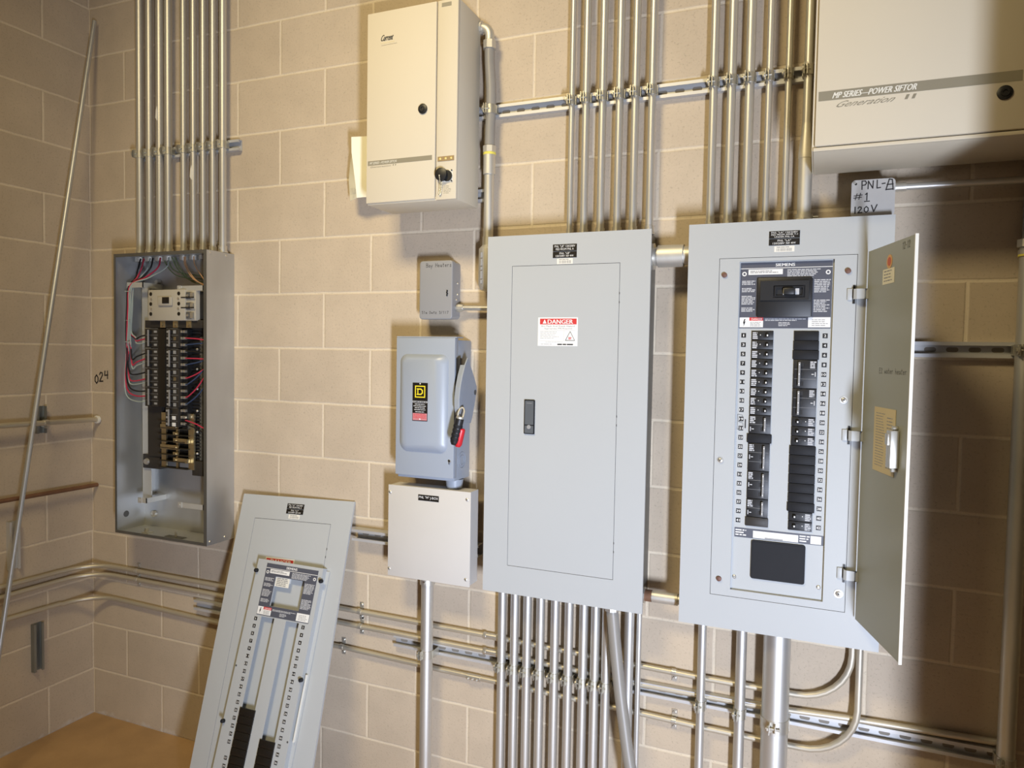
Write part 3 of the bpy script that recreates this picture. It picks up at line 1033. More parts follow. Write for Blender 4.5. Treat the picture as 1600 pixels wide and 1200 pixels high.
# black strap bar below it
sb = MB().box(0.428, 0.745, -0.05, -0.094, 1.694, 1.724, 0.001)
sbo = obj('line_bar', sb, M['blackmat'], ob)
for x in (0.528, 0.595, 0.664):
    lm = MB().box(x - 0.014, x + 0.012, -0.094, -0.098, 1.695, 1.722, 0.001)
    lm.tube([(x, -0.098, 1.708), (x, -0.104, 1.708)], [0.008, 0.006], 8)
    obj('line_lug', lm, M['brass'], sbo)
# breakers: four three-pole on the left, five on the right
rows = (1.692, 1.613, 1.535, 1.460)


def breaker3(x0, x1, xb, zt, side, n=3, pitch=0.0258, dep=-0.102):
    mb = MB()
    zb = zt - n * pitch + 0.001
    mb.box(x0, x1, -0.058, dep, zb, zt, 0.0015)
    xm = (x0 + x1) / 2
    for k in range(n):
        zc = zt - (k + 0.5) * pitch
        mb.box(x0 + 0.004, x1 - 0.004, dep, dep - 0.0004, zc + pitch * 0.46, zc + pitch * 0.49, 0, 1)
        mb.box(xm + (0.012 if side < 0 else -0.030), xm + (0.028 if side < 0 else -0.016), dep, dep - 0.0005, zc - 0.004, zc + 0.004, 0, 1)
    o = obj('breaker', mb, [M['blackmat'], M['greyprint']], ob)
    tm = MB()
    tx = xm - 0.006 if side < 0 else xm - 0.004
    for k in range(n):
        zc = zt - (k + 0.5) * pitch
        tm.box(tx - 0.007, tx + 0.007, dep, dep - 0.010, zc - 0.006, zc + 0.006, 0.001)
    tm.box(tx - 0.003, tx + 0.003, dep - 0.010, dep - 0.013, zb + 0.006, zt - 0.006, 0, 1)
    obj('toggle', tm, [M['black'], M['greyprint']], o)
    return o


for i, zt in enumerate(rows):
    breaker3(0.436, 0.511, None, zt, -1)
    o = breaker3(0.549, 0.617, None, zt, 1)
    hl = MB()
    for k in range(3):
        zc = zt - (k + 0.5) * 0.0258
        hl.box(0.588, 0.602, -0.102, -0.1035, zc - 0.007, zc + 0.006, 0, 0 if (k == 1 and i in (0, 2)) else 1)
    obj('rating_window', hl, [M['brass'], M['greyprint']], o)
o = breaker3(0.545, 0.612, None, 1.383, 1)
hl = MB()
for k in (1, 2):
    zc = 1.383 - (k + 0.5) * 0.0258
    hl.box(0.582, 0.600, -0.102, -0.1035, zc - 0.008, zc + 0.006)
obj('rating_window', hl, M['white'], o, label='white rating windows')
obj('cover_strip', MB().box(0.511, 0.549, -0.05, -0.106, 1.384, 1.690, 0.001), M['engraved'], ob)
for i in range(15):
    zc = 1.680 - i * 0.0256
    tm = MB()
    for dx in (0.624, 0.638):
        tm.box(dx - 0.004, dx + 0.004, -0.085, -0.098, zc - 0.005, zc + 0.005, 0.001)
    obj('load_terminal', tm, M['screw'], ob)
obj('terminal_block', MB().box(0.617, 0.645, -0.058, -0.086, 1.300, 1.690), M['black'], ob)
# lower bare bus
for i, (za, wide) in enumerate(((1.305, 1), (1.253, 2), (1.225, 1), (1.176, 2), (1.279, 0), (1.200, 0))):
    sm = MB()
    if wide == 1:
        sm.box(0.503, 0.600, -0.086, -0.090, za - 0.009, za + 0.009, 0.001)
    elif wide == 2:
        sm.box(0.572, 0.652, -0.086, -0.090, za - 0.009, za + 0.009, 0.001)
        sm.box(0.640, 0.652, -0.078, -0.096, za - 0.009, za + 0.009, 0.001)
    else:
        sm.box(0.570, 0.600, -0.086, -0.090, za - 0.007, za + 0.007, 0.001)
    sm.ball((0.588, -0.091, za), 0.004)
    obj('bus_stab', sm, M['brass'], ob)
for (xa, xb) in ((0.497, 0.522), (0.575, 0.586), (0.640, 0.668)):
    obj('bus_bar', MB().box(xa, xb, -0.070, -0.078, 1.140, 1.36), M['brass'], ob)
for i in range(8):
    z = 1.325 - 0.0262 * i
    obj('bus_barrier', MB().box(0.490, 0.650, -0.06, -0.094, z, z + 0.002), M['blackmat'], ob)
obj('neutral_carrier', MB().box(0.420, 0.495, -0.035, -0.075, 1.180, 1.386), M['blackmat'], ob)
nbm = MB().box(0.404, 0.424, -0.040, -0.062, 1.190, 1.384, 0.001)
for i in range(15):
    nbm.cyl((0.414, -0.062, 1.196 + i * 0.0128), (0.414, -0.065, 1.196 + i * 0.0128), 0.0042, 8)
obj('neutral_bar', nbm, M['screw'], ob)
lg = MB().box(0.385, 0.480, -0.030, -0.070, 1.128, 1.184, 0.001)
lg.tube([(0.408, -0.070, 1.155), (0.408, -0.078, 1.155)], [0.014, 0.011], 10, 1)
obj('neutral_lug', lg, [M['blackmat'], M['screw']], ob)
gb = MB().box(0.684, 0.697, -0.040, -0.064, 1.178, 1.660, 0.001)
obj('ground_bar', gb, M['galv'], ob)
for zz in (1.205, 1.290, 1.372, 1.458, 1.535, 1.612):
    obj('bar_screw', MB().ball((0.676, -0.068, zz), 0.0055), M['screw'], ob)
obj('end_block', MB().box(0.655, 0.710, -0.03, -0.075, 1.118, 1.176, 0.002), M['blackmat'], ob)


# wires
def wire(pts, mat, r=0.0026):
    obj('wire', MB().tube(smooth(pts, 6), r, 8), M[mat], ob)


tops = [0.362, 0.380, 0.415, 0.430, 0.470, 0.516]
bund = lambda k: [(0.350 + 0.006 * (k % 3), -0.090 - 0.004 * (k // 3), 1.862), (0.342 + 0.006 * (k % 3), -0.090 - 0.005 * (k // 3), 1.770), (0.336 + 0.006 * (k % 3), -0.090 - 0.005 * (k // 3), 1.680)]
ends = [('wblack', 0, 1.668), ('wred', 0, 1.654), ('wgray', 0, 1.640), ('wblack', 1, 1.598), ('wred', 1, 1.576), ('wgray', 1, 1.562),
        ('wblack', 2, 1.520), ('wred', 2, 1.494), ('wgray', 2, 1.480), ('wblack', 3, 1.444), ('wred', 3, 1.424), ('wgray', 3, 1.402)]
for k, (mt, grp, ze) in enumerate(ends):
    tx = tops[k % 6]
    start = [(tx, -0.056, 1.975), (tx - 0.008, -0.062, 1.935)]
    mid = [((tx + 0.352) / 2, -0.078, 1.895)]
    if grp == 0:
        tail = [(0.362 + 0.004 * (k % 3), -0.088, 1.655), (0.375, -0.090, ze - 0.018 + 0.006 * (k % 3)), (0.400, -0.090, ze - 0.008), (0.440, -0.088, ze)]
    elif grp == 1:
        tail = [(0.345, -0.090, 1.610), (0.352, -0.090, ze - 0.030), (0.380, -0.090, ze - 0.018), (0.440, -0.088, ze)]
    elif grp == 2:
        tail = [(0.334, -0.092, 1.590), (0.334, -0.092, ze + 0.010), (0.355, -0.090, ze - 0.014), (0.440, -0.088, ze)]
    else:
        q = (k % 3) * 0.004
        tail = [(0.329 - q * 0.6, -0.095, 1.580), (0.326 - q, -0.096, ze + 0.060), (0.340 - q, -0.094, ze + 0.012), (0.380, -0.090, ze - 0.004), (0.440, -0.088, ze)]
    wire(start + mid + bund(k) + tail, mt, 0.0030 if mt != 'wgray' else 0.0026)
for zz in (1.838, 1.722, 1.636):
    obj('cable_tie', MB().box(0.333, 0.362, -0.106, -0.108, zz, zz + 0.003), M['wgray'], ob)
for k, (x, mt, ze) in enumerate(((0.593, 'worange', 1.846), (0.600, 'worange', 1.838), (0.644, 'worange', 1.842), (0.694, 'worange', 1.86))):
    wire([(x, -0.053, 1.975), (x + 0.01, -0.058, 1.94), (x + 0.07, -0.075, 1.885), (0.755, -0.085, ze), (0.775, -0.085, ze - 0.05), (0.778, -0.08, 1.6)], mt, 0.0022)
for k, (x, dz) in enumerate(((0.480, 0), (0.500, 0.012), (0.525, -0.012), (0.54, -0.02))):
    wire([(x, -0.050, 1.975), (x + 0.02, -0.040, 1.930), (x + 0.07, -0.030, 1.900 + dz), (0.690, -0.030, 1.885 + dz), (0.770, -0.035, 1.86 + dz), (0.780, -0.04, 1.6)], 'wgreen', 0.0024)
for k, (zc, mt, zb) in enumerate(((1.655, 'wred', 1.650), (1.605, 'wblack', 1.600), (1.577, 'wred', 1.577), (1.630, 'wblue', 1.640), (1.553, 'wblue', 1.575),
                                  (1.500, 'wred', 1.545), (1.475, 'wblue', 1.55), (1.425, 'wred', 1.52), (1.400, 'wblue', 1.48), (1.335, 'wred', 1.305), (1.320, 'wblack', 1.285))):
    wire([(0.640, -0.092, zc), (0.660, -0.096, zc + (zb - zc) * 0.06), (0.700, -0.094, zc + (zb - zc) * 0.4), (0.745, -0.085, zb), (0.778, -0.075, zb + 0.02)], mt, 0.0026)


# ================================================================== PANEL HELPERS
def number_plate(parent, n, x, z, y, frame=None, s=0.0061):
    mb = MB()
    plate(mb, x - s, x + s, z - s * 1.02, z + s * 1.02, y, 0, 0.0004)
    w = 0.17 if n == 1 else 0.42 if n < 10 else 0.80
    text(mb, str(n), x - s * w, z - s * 0.55, x + s * w, z + s * 0.55, y - 0.0006, 1, 0, 0.00022)
    return obj('circuit_number', mb, [M['engraved'], M['white']], parent, frame)


def name_label(parent, x0, x1, z0, z1, y, lines1, lines2, frame=None):
    """two engraved black plates, white letters, with a small bar code sticker under them"""
    mb = MB()
    zm = z0 + (z1 - z0) * 0.47
    for (a, b_, lines) in ((zm + 0.0006, z1, lines1), (z0, zm - 0.0006, lines2)):
        plate(mb, x0, x1, a, b_, y, 0, 0.0010)
        h = (b_ - a) / (len(lines) + 0.35)
        for i, s in enumerate(lines):
            zt = b_ - h * (i + 0.28)
            wd = (x1 - x0) * min(0.86, 0.052 * len(s) + 0.02)
            xc = (x0 + x1) / 2
            text(mb, s, xc - wd / 2, zt - h * 0.72, xc + wd / 2, zt, y - 0.0012, 1)
    obj('name_plate', mb, [M['engraved'], M['white']], parent, frame, label='engraved black circuit name plates')
    mb = MB()
    bx0, bx1 = x0 + (x1 - x0) * 0.18, x0 + (x1 - x0) * 0.84
    bz1 = z0 - 0.002
    bz0 = bz1 - (z1 - z0) * 0.42
    plate(mb, bx0, bx1, bz0, bz1, y, 0, 0.0003)
    rnd = random.Random(3)
    x = bx0 + 0.006
    while x < bx1 - 0.006:
        w = 0.0006 + rnd.random() * 0.0012
        mb.quad((x, y - 0.0005, bz0 + 0.002), (x + w, y - 0.0005, bz0 + 0.002), (x + w, y - 0.0005, bz1 - 0.006), (x, y - 0.0005, bz1 - 0.006), 1)
        x += w + 0.0009 + rnd.random() * 0.001
    greek(mb, bx0 + 0.006, bx1 - 0.006, bz1 - 0.005, bz1 - 0.0015, 1, y - 0.0005, 1, 5)
    obj('barcode_sticker', mb, [M['offwhite'], M['greyprint']], parent, frame)


def big_label(parent, x0, x1, z0, z1, y, wx0, wx1, wz0, wz1, frame=None):
    """dark instruction plate round the main breaker window"""
    mb = MB()
    mb.frame(x0, x1, z0, z1, wx0, wx1, wz0, wz1, y, y - 0.0006, 0)
    yy = y - 0.0009
    W, H = x1 - x0, z1 - z0
    px = lambda a: x0 + W * a
    pz = lambda a: z1 - H * a
    text(mb, 'SIEMENS', px(0.39), pz(0.066), px(0.60), pz(0.020), yy, 1, 0, 0.0004)
    mb.quad((px(0.0), yy, pz(0.094)), (px(1), yy, pz(0.094)), (px(1), yy, pz(0.085)), (px(0), yy, pz(0.085)), 1)
    mb.quad((px(0.09), yy, pz(0.185)), (px(0.47), yy, pz(0.185)), (px(0.47), yy, pz(0.105)), (px(0.09), yy, pz(0.105)), 1)
    greek(mb, px(0.11), px(0.45), pz(0.165), pz(0.12), 2, yy - 0.0002, 5, 2)
    greek(mb, px(0.52), px(0.93), pz(0.225), pz(0.11), 5, yy, 4, 11)
    for (a, b_, n, sd) in ((0.27, 0.34, 3, 21), (0.38, 0.45, 3, 22), (0.50, 0.64, 6, 23), (0.68, 0.75, 3, 24)):
        greek(mb, px(0.02), wx0 - W * 0.015, pz(b_), pz(a), n, yy, 4, sd)
    for (a, b_, n, sd) in ((0.27, 0.47, 8, 31), (0.57, 0.76, 8, 32)):
        greek(mb, wx1 + W * 0.015, px(0.985), pz(b_), pz(a), n, yy, 4, sd)
    # danger corner and bottom print
    mb.quad((px(0.005), yy, pz(0.985)), (px(0.27), yy, pz(0.985)), (px(0.27), yy, pz(0.835)), (px(0.005), yy, pz(0.835)), 1)
    mb.quad((px(0.115), yy - 0.0002, pz(0.885)), (px(0.27), yy - 0.0002, pz(0.885)), (px(0.27), yy - 0.0002, pz(0.835)), (px(0.115), yy - 0.0002, pz(0.835)), 2)
    text(mb, 'DANGER', px(0.14), pz(0.878), px(0.26), pz(0.845), yy - 0.0004, 1)
    for q in ([(0.058, 0.86), (0.072, 0.86), (0.060, 0.905), (0.046, 0.915)], [(0.046, 0.905), (0.074, 0.895), (0.060, 0.935), (0.050, 0.935)], [(0.056, 0.925), (0.066, 0.925), (0.052, 0.968), (0.050, 0.968)]):
        mb.add([(px(a), yy - 0.0003, pz(b_)) for a, b_ in q], [(0, 1, 2, 3)], 3)
    greek(mb, px(0.125), px(0.26), pz(0.975), pz(0.90), 4, yy - 0.0003, 5, 41, 0.4)
    mb.quad((px(0.76), yy, pz(0.985)), (px(0.995), yy, pz(0.985)), (px(0.995), yy, pz(0.835)), (px(0.76), yy, pz(0.835)), 1)
    greek(mb, px(0.80), px(0.97), pz(0.97), pz(0.86), 4, yy - 0.0002, 5, 42, 0.35)
    greek(mb, px(0.29), px(0.74), pz(0.89), pz(0.85), 2, yy, 4, 43)
    greek(mb, px(0.44), px(0.58), pz(0.97), pz(0.905), 3, yy, 4, 44)
    # two round emblems
    for ex in (0.045, 0.955):
        mb.prism(circle(px(ex), pz(0.17), W * 0.026, 14), y - 0.0006, yy, 1)
        mb.prism(circle(px(ex), pz(0.17), W * 0.014, 10), y - 0.0008, yy - 0.0003, 0)
    return obj('instruction_plate', mb, [M['label'], M['white'], M['red'], M['black'], M['litprint'], M['greyprint']], parent, frame, label='dark instruction plate with white print')


def la_breaker(parent, x0, x1, zt, poles, side, y, pitch, frame=None, marks=True):
    """breaker face in its slot; side=1 puts the toggle toward the panel centre line on the right"""
    mb = MB()
    zb = zt - poles * pitch
    mb.box(x0, x1, y + 0.02, y - 0.004, zb + 0.0006, zt - 0.0006, 0.0008)
    W = x1 - x0
    fx = (lambda a: x0 + W * a) if side > 0 else (lambda a: x1 - W * a)
    rng = random.Random(int(zt * 1e4) + poles)
    yy = y - 0.0044
    for k in range(poles):
        zc = zt - (k + 0.5) * pitch
        if poles == 1 or k == 0:
            a, b_ = sorted((fx(0.05), fx(0.30)))
            greek(mb, a, b_, zc - pitch * 0.40, zc + pitch * 0.36, 4, yy, 1, rng.randint(0, 999), 0.7, 0.25)
        if poles == 1:
            mb.prism(circle(fx(0.41), zc + pitch * 0.05, 0.0013, 8), y - 0.004, yy, 2)
        if poles > 1 and k == 1:
            a, b_ = sorted((fx(0.06), fx(0.10)))
            mb.quad((a, yy, zc - 0.006), (b_, yy, zc - 0.006), (b_, yy, zc + 0.006), (a, yy, zc + 0.006), 1)
            a, b_ = sorted((fx(0.13), fx(0.24)))
            mb.quad((a, yy, zc - 0.001), (b_, yy, zc - 0.001), (b_, yy, zc + 0.001), (a, yy, zc + 0.001), 1)
            mb.prism(circle(fx(0.2), zc, 0.0012, 8), y - 0.004, yy - 0.0002, 2)
        if k < poles - 1:
            mb.quad((x0 + W * .05, yy, zc - pitch * 0.5 - 0.0003), (x1 - W * .05, yy, zc - pitch * 0.5 - 0.0003), (x1 - W * .05, yy, zc - pitch * 0.5 + 0.0003), (x0 + W * .05, yy, zc - pitch * 0.5 + 0.0003), 3)
    o = obj('breaker', mb, [M['black'], M['litprint'], M['white'], M['greyprint']], parent, frame)
    tm = MB()
    for k in range(poles):
        zc = zt - (k + 0.5) * pitch
        a, b_ = sorted((fx(0.56), fx(0.68)))
        tm.box(a, b_, y - 0.0035, y - 0.005, zc - 0.0055, zc + 0.0055, 0, 1)
        a, b_ = sorted((fx(0.68), fx(0.80)))
        tm.box(a, b_, y - 0.004, y - 0.0125, zc - 0.0050, zc + 0.0050, 0.0012, 0)
        a, b_ = sorted((fx(0.71), fx(0.77)))
        tm.box(a, b_, y - 0.0125, y - 0.0128, zc - 0.0022, zc + 0.0022, 0, 2)
    if poles > 1:
        a, b_ = sorted((fx(0.70), fx(0.79)))
        tm.box(a, b_, y - 0.010, y - 0.0135, zb + pitch * 0.25, zt - pitch * 0.25, 0.0008, 3)
        for k in range(poles):
            zc = zt - (k + 0.5) * pitch
            tm.prism(circle((a + b_) / 2, zc, 0.0015, 8), y - 0.0135, y - 0.0140, 2)
    obj('toggle', tm, [M['filler'], M['engraved'], M['white'], M['greyprint']], o, frame)
    return o


def filler_plate(parent, x0, x1, zt, y, pitch, frame=None, over=0.003, mat='filler'):
    mb = MB()
    mb.box(x0 - over, x1 + over, y + 0.001, y - 0.005, zt - pitch + 0.0004, zt - 0.0004, 0.0015)
    mb.box(x0 + 0.006, x1 - 0.006, y - 0.005, y - 0.0056, zt - pitch + 0.004, zt - 0.004, 0.0002)
    return obj('filler_plate', mb, M[mat], parent, frame)


# ================================================================== CLOSED PANEL (LB)
X0, X1, Z0, Z1, Y = 1.9405, 2.4525, 0.8640, 1.9795, -0.130
lb = thing('electrical_panel', 'closed gray electrical panel with a red DANGER sticker on its door', 'electrical panel', (2.196, 0, Z0))
b = MB()
b.box(X0 + 0.013, X1 - 0.013, -0.0005, Y + 0.0075, Z0 + 0.013, Z1 - 0.006)
obj('box_body', b, M['galv'], lb)
for (yy, zz) in ((-0.100, Z1 - 0.030), (-0.045, Z1 - 0.045), (-0.100, Z0 + 0.030), (-0.05, Z0 + 0.050)):
    obj('rivet', MB().tube([(X1 - 0.0135, yy, zz), (X1 - 0.009, yy, zz)], [0.0055, 0.004], 10), M['screw'], lb)
c = MB()
hx0, hx1, hz0, hz1 = 2.0235, 2.3635, 0.9530, 1.8865
c.frame(X0, X1, Z0, Z1, hx0, hx1, hz0, hz1, Y, Y + 0.002)
c.box(X0, X0 + 0.002, Y + 0.002, Y + 0.008, Z0, Z1)
c.box(X1 - 0.002, X1, Y + 0.002, Y + 0.008, Z0, Z1)
c.box(X0 + 0.002, X1 - 0.002, Y + 0.002, Y + 0.008, Z0, Z0 + 0.002)
c.box(X0 + 0.002, X1 - 0.002, Y + 0.002, Y + 0.008, Z1 - 0.002, Z1)
obj('cover', c, M['gray'], lb)
g_ = 0.0014
obj('door_seam', MB().frame(hx0 - 0.004, hx1 + 0.004, hz0 - 0.004, hz1 + 0.004, hx0 + 0.004, hx1 - 0.004, hz0 + 0.004, hz1 - 0.004, Y + 0.0022, Y + 0.0030), M['seam'], lb)
door = obj('door', MB().box(hx0 + g_, hx1 - g_, Y, Y + 0.002, hz0 + g_, hz1 - g_), M['gray'], lb)
for zc in (1.785, 1.425, 1.050):
    hm = MB()
    for k in (-1, 1):
        hm.box(hx1 - 0.0015, hx1 + 0.0012, Y - 0.0003, Y - 0.0006, zc + k * 0.013 - 0.003, zc + k * 0.013 + 0.003)
    obj('hinge_notch', hm, M['seam'], door)
hm = MB()
hm.prism(rrect(2.0735, 2.1075, 1.3710, 1.4765, 0.002, 3), Y - 0.0004, Y - 0.004)
hm.prism(rrect(2.0765, 2.1045, 1.4000, 1.4735, 0.002, 3), Y - 0.004, Y - 0.0055, 1)
hm.prism(rrect(2.0765, 2.1045, 1.3740, 1.3970, 0.002, 3), Y - 0.004, Y - 0.0055, 1)
hm.prism(circle(2.0905, 1.3930, 0.0065, 14), Y - 0.0055, Y - 0.0075, 2)
hm.box(2.0815, 2.0995, Y - 0.0055, Y - 0.0058, 1.4655, 1.4668, 0, 2)
obj('latch', hm, [M['filler'], paint('slate_plastic', (0.105, 0.115, 0.125), 0.4), M['greyprint']], door)
dm = MB()
dx0, dx1, dz0, dz1 = 2.1125, 2.2390, 1.6420, 1.7285
plate(dm, dx0, dx1, dz0, dz1, Y - 0.0003, 0, 0.0004)
yy = Y - 0.0010
W, H = dx1 - dx0, dz1 - dz0
qx = lambda a: dx0 + W * a
qz = lambda a: dz1 - H * a
dm.quad((qx(.05), yy, qz(.245)), (qx(.97), yy, qz(.245)), (qx(.97), yy, qz(.045)), (qx(.05), yy, qz(.045)), 1)
text(dm, 'DANGER', qx(.25), qz(.225), qx(.88), qz(.075), yy - 0.0003, 0, 0, 0.0006)
dm.add([(qx(.12), yy - 0.0003, qz(.215)), (qx(.22), yy - 0.0003, qz(.215)), (qx(.17), yy - 0.0003, qz(.065))], [(0, 1, 2)], 0)
text(dm, 'Arc Flash And Shock Hazard', qx(.08), qz(.335), qx(.92), qz(.275), yy, 2)
text(dm, 'Appropriate PPE Required', qx(.16), qz(.430), qx(.86), qz(.365), yy, 2)
dm.quad((qx(.05), yy, qz(.462)), (qx(.95), yy, qz(.462)), (qx(.95), yy, qz(.455)), (qx(.05), yy, qz(.455)), 3)
dm.quad((qx(.03), yy, qz(.825)), (qx(.95), yy, qz(.825)), (qx(.95), yy, qz(.818)), (qx(.03), yy, qz(.818)), 3)
dm.quad((qx(.655), yy, qz(.82)), (qx(.662), yy, qz(.82)), (qx(.662), yy, qz(.46)), (qx(.655), yy, qz(.46)), 3)
greek(dm, qx(.06), qx(.62), qz(.76), qz(.475), 5, yy, 3, 61, 0.38, 0.5)
for (a, b_) in (((.70, .80), (.93, .80)), ((.93, .80), (.815, .49)), ((.815, .49), (.70, .80))):
    A, B_ = Vector((qx(a[0]), qz(a[1]))), Vector((qx(b_[0]), qz(b_[1])))
    d = (B_ - A).normalized()
    nn = Vector((-d.y, d.x)) * 0.0007
    dm.add([(A.x + nn.x, yy, A.y + nn.y), (B_.x + nn.x, yy, B_.y + nn.y), (B_.x - nn.x, yy, B_.y - nn.y), (A.x - nn.x, yy, A.y - nn.y)], [(0, 1, 2, 3)], 4)
greek(dm, qx(.775), qx(.85), qz(.77), qz(.68), 3, yy, 1, 66, 0.7, 0.2)
greek(dm, qx(.2), qx(.8), qz(.885), qz(.84), 1, yy, 3, 62, 0.4)
greek(dm, qx(.08), qx(.40), qz(.965), qz(.905), 1, yy, 3, 63, 0.5)
greek(dm, qx(.50), qx(.92), qz(.975), qz(.905), 1, yy, 4, 64, 0.6, 0.05)
obj('danger_sticker', dm, [M['white'], M['red'], M['greyprint'], M['litprint'], M['black']], door, label='red and white DANGER arc flash sticker')
name_label(lb, 2.156, 2.231, 1.9065, 1.9465, Y - 0.0002, ['PNL "LB" 120/208V', 'FED FROM PNL A'], ['PNL "LB"', '120/208V 3Ø 4W'])


# ================================================================== OPEN-DOOR PANEL (LA)
X0, X1, Z0, Z1, Y = 2.5580, 3.0705, 0.8600, 1.9850, -0.130
la = thing('electrical_panel', 'gray electrical panel with its door swung open showing rows of breakers', 'electrical panel', (2.8145, 0, Z0))
b = MB().frame(X0 + 0.013, X1 - 0.013, Z0 + 0.010, Z1 - 0.004, X0 + 0.015, X1 - 0.015, Z0 + 0.012, Z1 - 0.006, -0.002, Y + 0.008)
b.box(X0 + 0.013, X1 - 0.013, -0.0005, -0.002, Z0 + 0.010, Z1 - 0.004)
obj('box_body', b, M['galv'], la)
tx0, tx1, tz0, tz1 = 2.6425, 2.9880, 0.9520, 1.8885     # door opening
c = MB()
c.frame(X0, X1, Z0, Z1, tx0, tx1, tz0, tz1, Y, Y + 0.002)
c.box(X0, X0 + 0.003, Y + 0.002, Y + 0.012, Z0, Z1)
c.box(X1 - 0.002, X1, Y + 0.002, Y + 0.008, Z0, Z1)
c.box(X0 + 0.003, X1 - 0.002, Y + 0.002, Y + 0.008, Z0, Z0 + 0.002)
c.box(X0 + 0.003, X1 - 0.002, Y + 0.002, Y + 0.008, Z1 - 0.002, Z1)
obj('cover', c, M['gray'], la)
ox0, ox1, oz0, oz1 = 2.6965, 2.9335, 0.9725, 1.8780     # opening for the dead front
c = MB().frame(tx0 + 0.0012, tx1 - 0.0012, tz0 + 0.0012, tz1 - 0.0012, ox0, ox1, oz0, oz1, Y + 0.0004, Y + 0.010)
trim = obj('trim_frame', c, M['gray'], la)
obj('trim_seam', MB().frame(tx0 - 0.003, tx1 + 0.003, tz0 - 0.003, tz1 + 0.003, tx0 + 0.004, tx1 - 0.004, tz0 + 0.004, tz1 - 0.004, Y + 0.0104, Y + 0.0112), M['softseam'], la)
for (x, z, m_, r) in ((2.657, 1.843, 'rustscrew', 0.0075), (2.966, 1.846, 'rustscrew', 0.0075), (2.6605, 1.331, 'screw', 0.006), (2.967, 1.511, 'screw', 0.0065), (2.666, 0.999, 'rustscrew', 0.0075), (2.971, 1.000, 'screw', 0.0075)):
    sm = MB()
    sm.tube([(x, Y, z), (x, Y - 0.004, z), (x, Y - 0.0052, z)], [r, r * 0.95, r * 0.6], 14)
    if m_ == 'screw':
        sm.ring((x, Y, z), (x, Y - 0.0012, z), r * 1.5, r * 0.9, 18)
        sm.prism(circle(x, z, r * 0.4, 8), Y - 0.0052, Y - 0.0056, 1)
    obj('cover_screw', sm, [M[m_], M['seam']], la)
# dead front: plate with two slots and the main window
YD = Y + 0.010
lx0, lx1, rx0, rx1 = 2.7325, 2.7885, 2.8415, 2.9010
P = 0.02555
zt0 = 1.6780 + P / 2
slz0, slz1 = zt0 - 21 * P, zt0
d = MB()
d.box(ox0, lx0, YD, YD + 0.002, oz0, oz1)
d.box(rx1, ox1, YD, YD + 0.002, oz0, oz1)
d.box(lx1, rx0, YD, YD + 0.002, slz0, slz1)
d.box(lx0, rx1, YD, YD + 0.002, oz0, slz0)
d.box(lx0, rx1, YD, YD + 0.002, slz1, oz1)
df = obj('dead_front', d, M['gray'], la)
big_label(df, 2.6985, 2.9295, 1.6975, 1.8755, YD - 0.0001, 2.7435, 2.8825, 1.7275, 1.8330)
# main breaker
mb = MB()
mb.box(2.7435, 2.8825, YD + 0.01, YD - 0.010, 1.7265, 1.8330, 0.004)
mb.frame(2.7520, 2.8740, 1.7720, 1.8240, 2.7850, 2.8640, 1.7790, 1.8110, YD - 0.010, YD - 0.014)
mb.box(2.7850, 2.8640, YD - 0.006, YD - 0.0102, 1.7790, 1.8110)
mb.box(2.7460, 2.8800, YD - 0.010, YD - 0.0108, 1.7690, 1.7700, 0, 1)
mm = obj('main_breaker', mb, [M['black'], M['filler']], la)
hm = MB()
hm.frame(2.7880, 2.8620, 1.7810, 1.8090, 2.7925, 2.8575, 1.7850, 1.8050, YD - 0.014, YD - 0.0155, 2)
hm.box(2.8120, 2.8380, YD - 0.010, YD - 0.026, 1.7860, 1.8040, 0.002)
hm.box(2.8400, 2.8500, YD - 0.0102, YD - 0.013, 1.7865, 1.8035, 0.001, 1)
hm.box(2.8100, 2.8115, YD - 0.0102, YD - 0.014, 1.7860, 1.8040, 0, 1)
obj('handle', hm, [M['black'], M['litprint'], M['filler']], mm)
# numbers
for k in range(21):
    z = 1.6780 - k * P
    number_plate(df, 2 * k + 1, 2.7115, z, YD - 0.0001)
    number_plate(df, 2 * k + 2, 2.9170, z, YD - 0.0001)
# breakers
zr = lambda k: zt0 - k * P
for k in range(9):
    la_breaker(la, lx0, lx1, zr(k), 1, 1, YD, P)
la_breaker(la, lx0, lx1, zr(9), 2, 1, YD, P)
filler_plate(la, lx0, lx1, zr(11), YD, P, None, 0.004)
la_breaker(la, lx0, lx1, zr(12), 3, 1, YD, P)
la_breaker(la, lx0, lx1, zr(15), 3, 1, YD, P)
la_breaker(la, lx0, lx1, zr(18), 2, 1, YD, P)
filler_plate(la, lx0, lx1, zr(20), YD, P, None, 0.002, 'blackmat')
for k in (0, 1, 2):
    filler_plate(la, rx0, rx1, zr(k), YD, P, None, 0.001 + 0.0008 * k)
la_breaker(la, rx0, rx1, zr(3), 3, -1, YD, P)
la_breaker(la, rx0, rx1, zr(6), 3, -1, YD, P)
for k in (9, 10, 11, 19, 20):
    la_breaker(la, rx0, rx1, zr(k), 1, -1, YD, P)
for k in range(12, 19):
    filler_plate(la, rx0, rx1, zr(k), YD, P, None, 0.003 if k < 18 else 0.0045)
# marker bracket round 19/21
hb = MB()
write(hb, 'B', 2.7020, 1.4190, 0.042, 0.020, YD - 0.0007, 0.0007)
hb.prism(rrect(2.7215, 2.7245, 1.4230, 1.4480, 0.0013, 2), YD - 0.0003, YD - 0.0009)
obj('marker_bracket', hb, M['marker'], df)
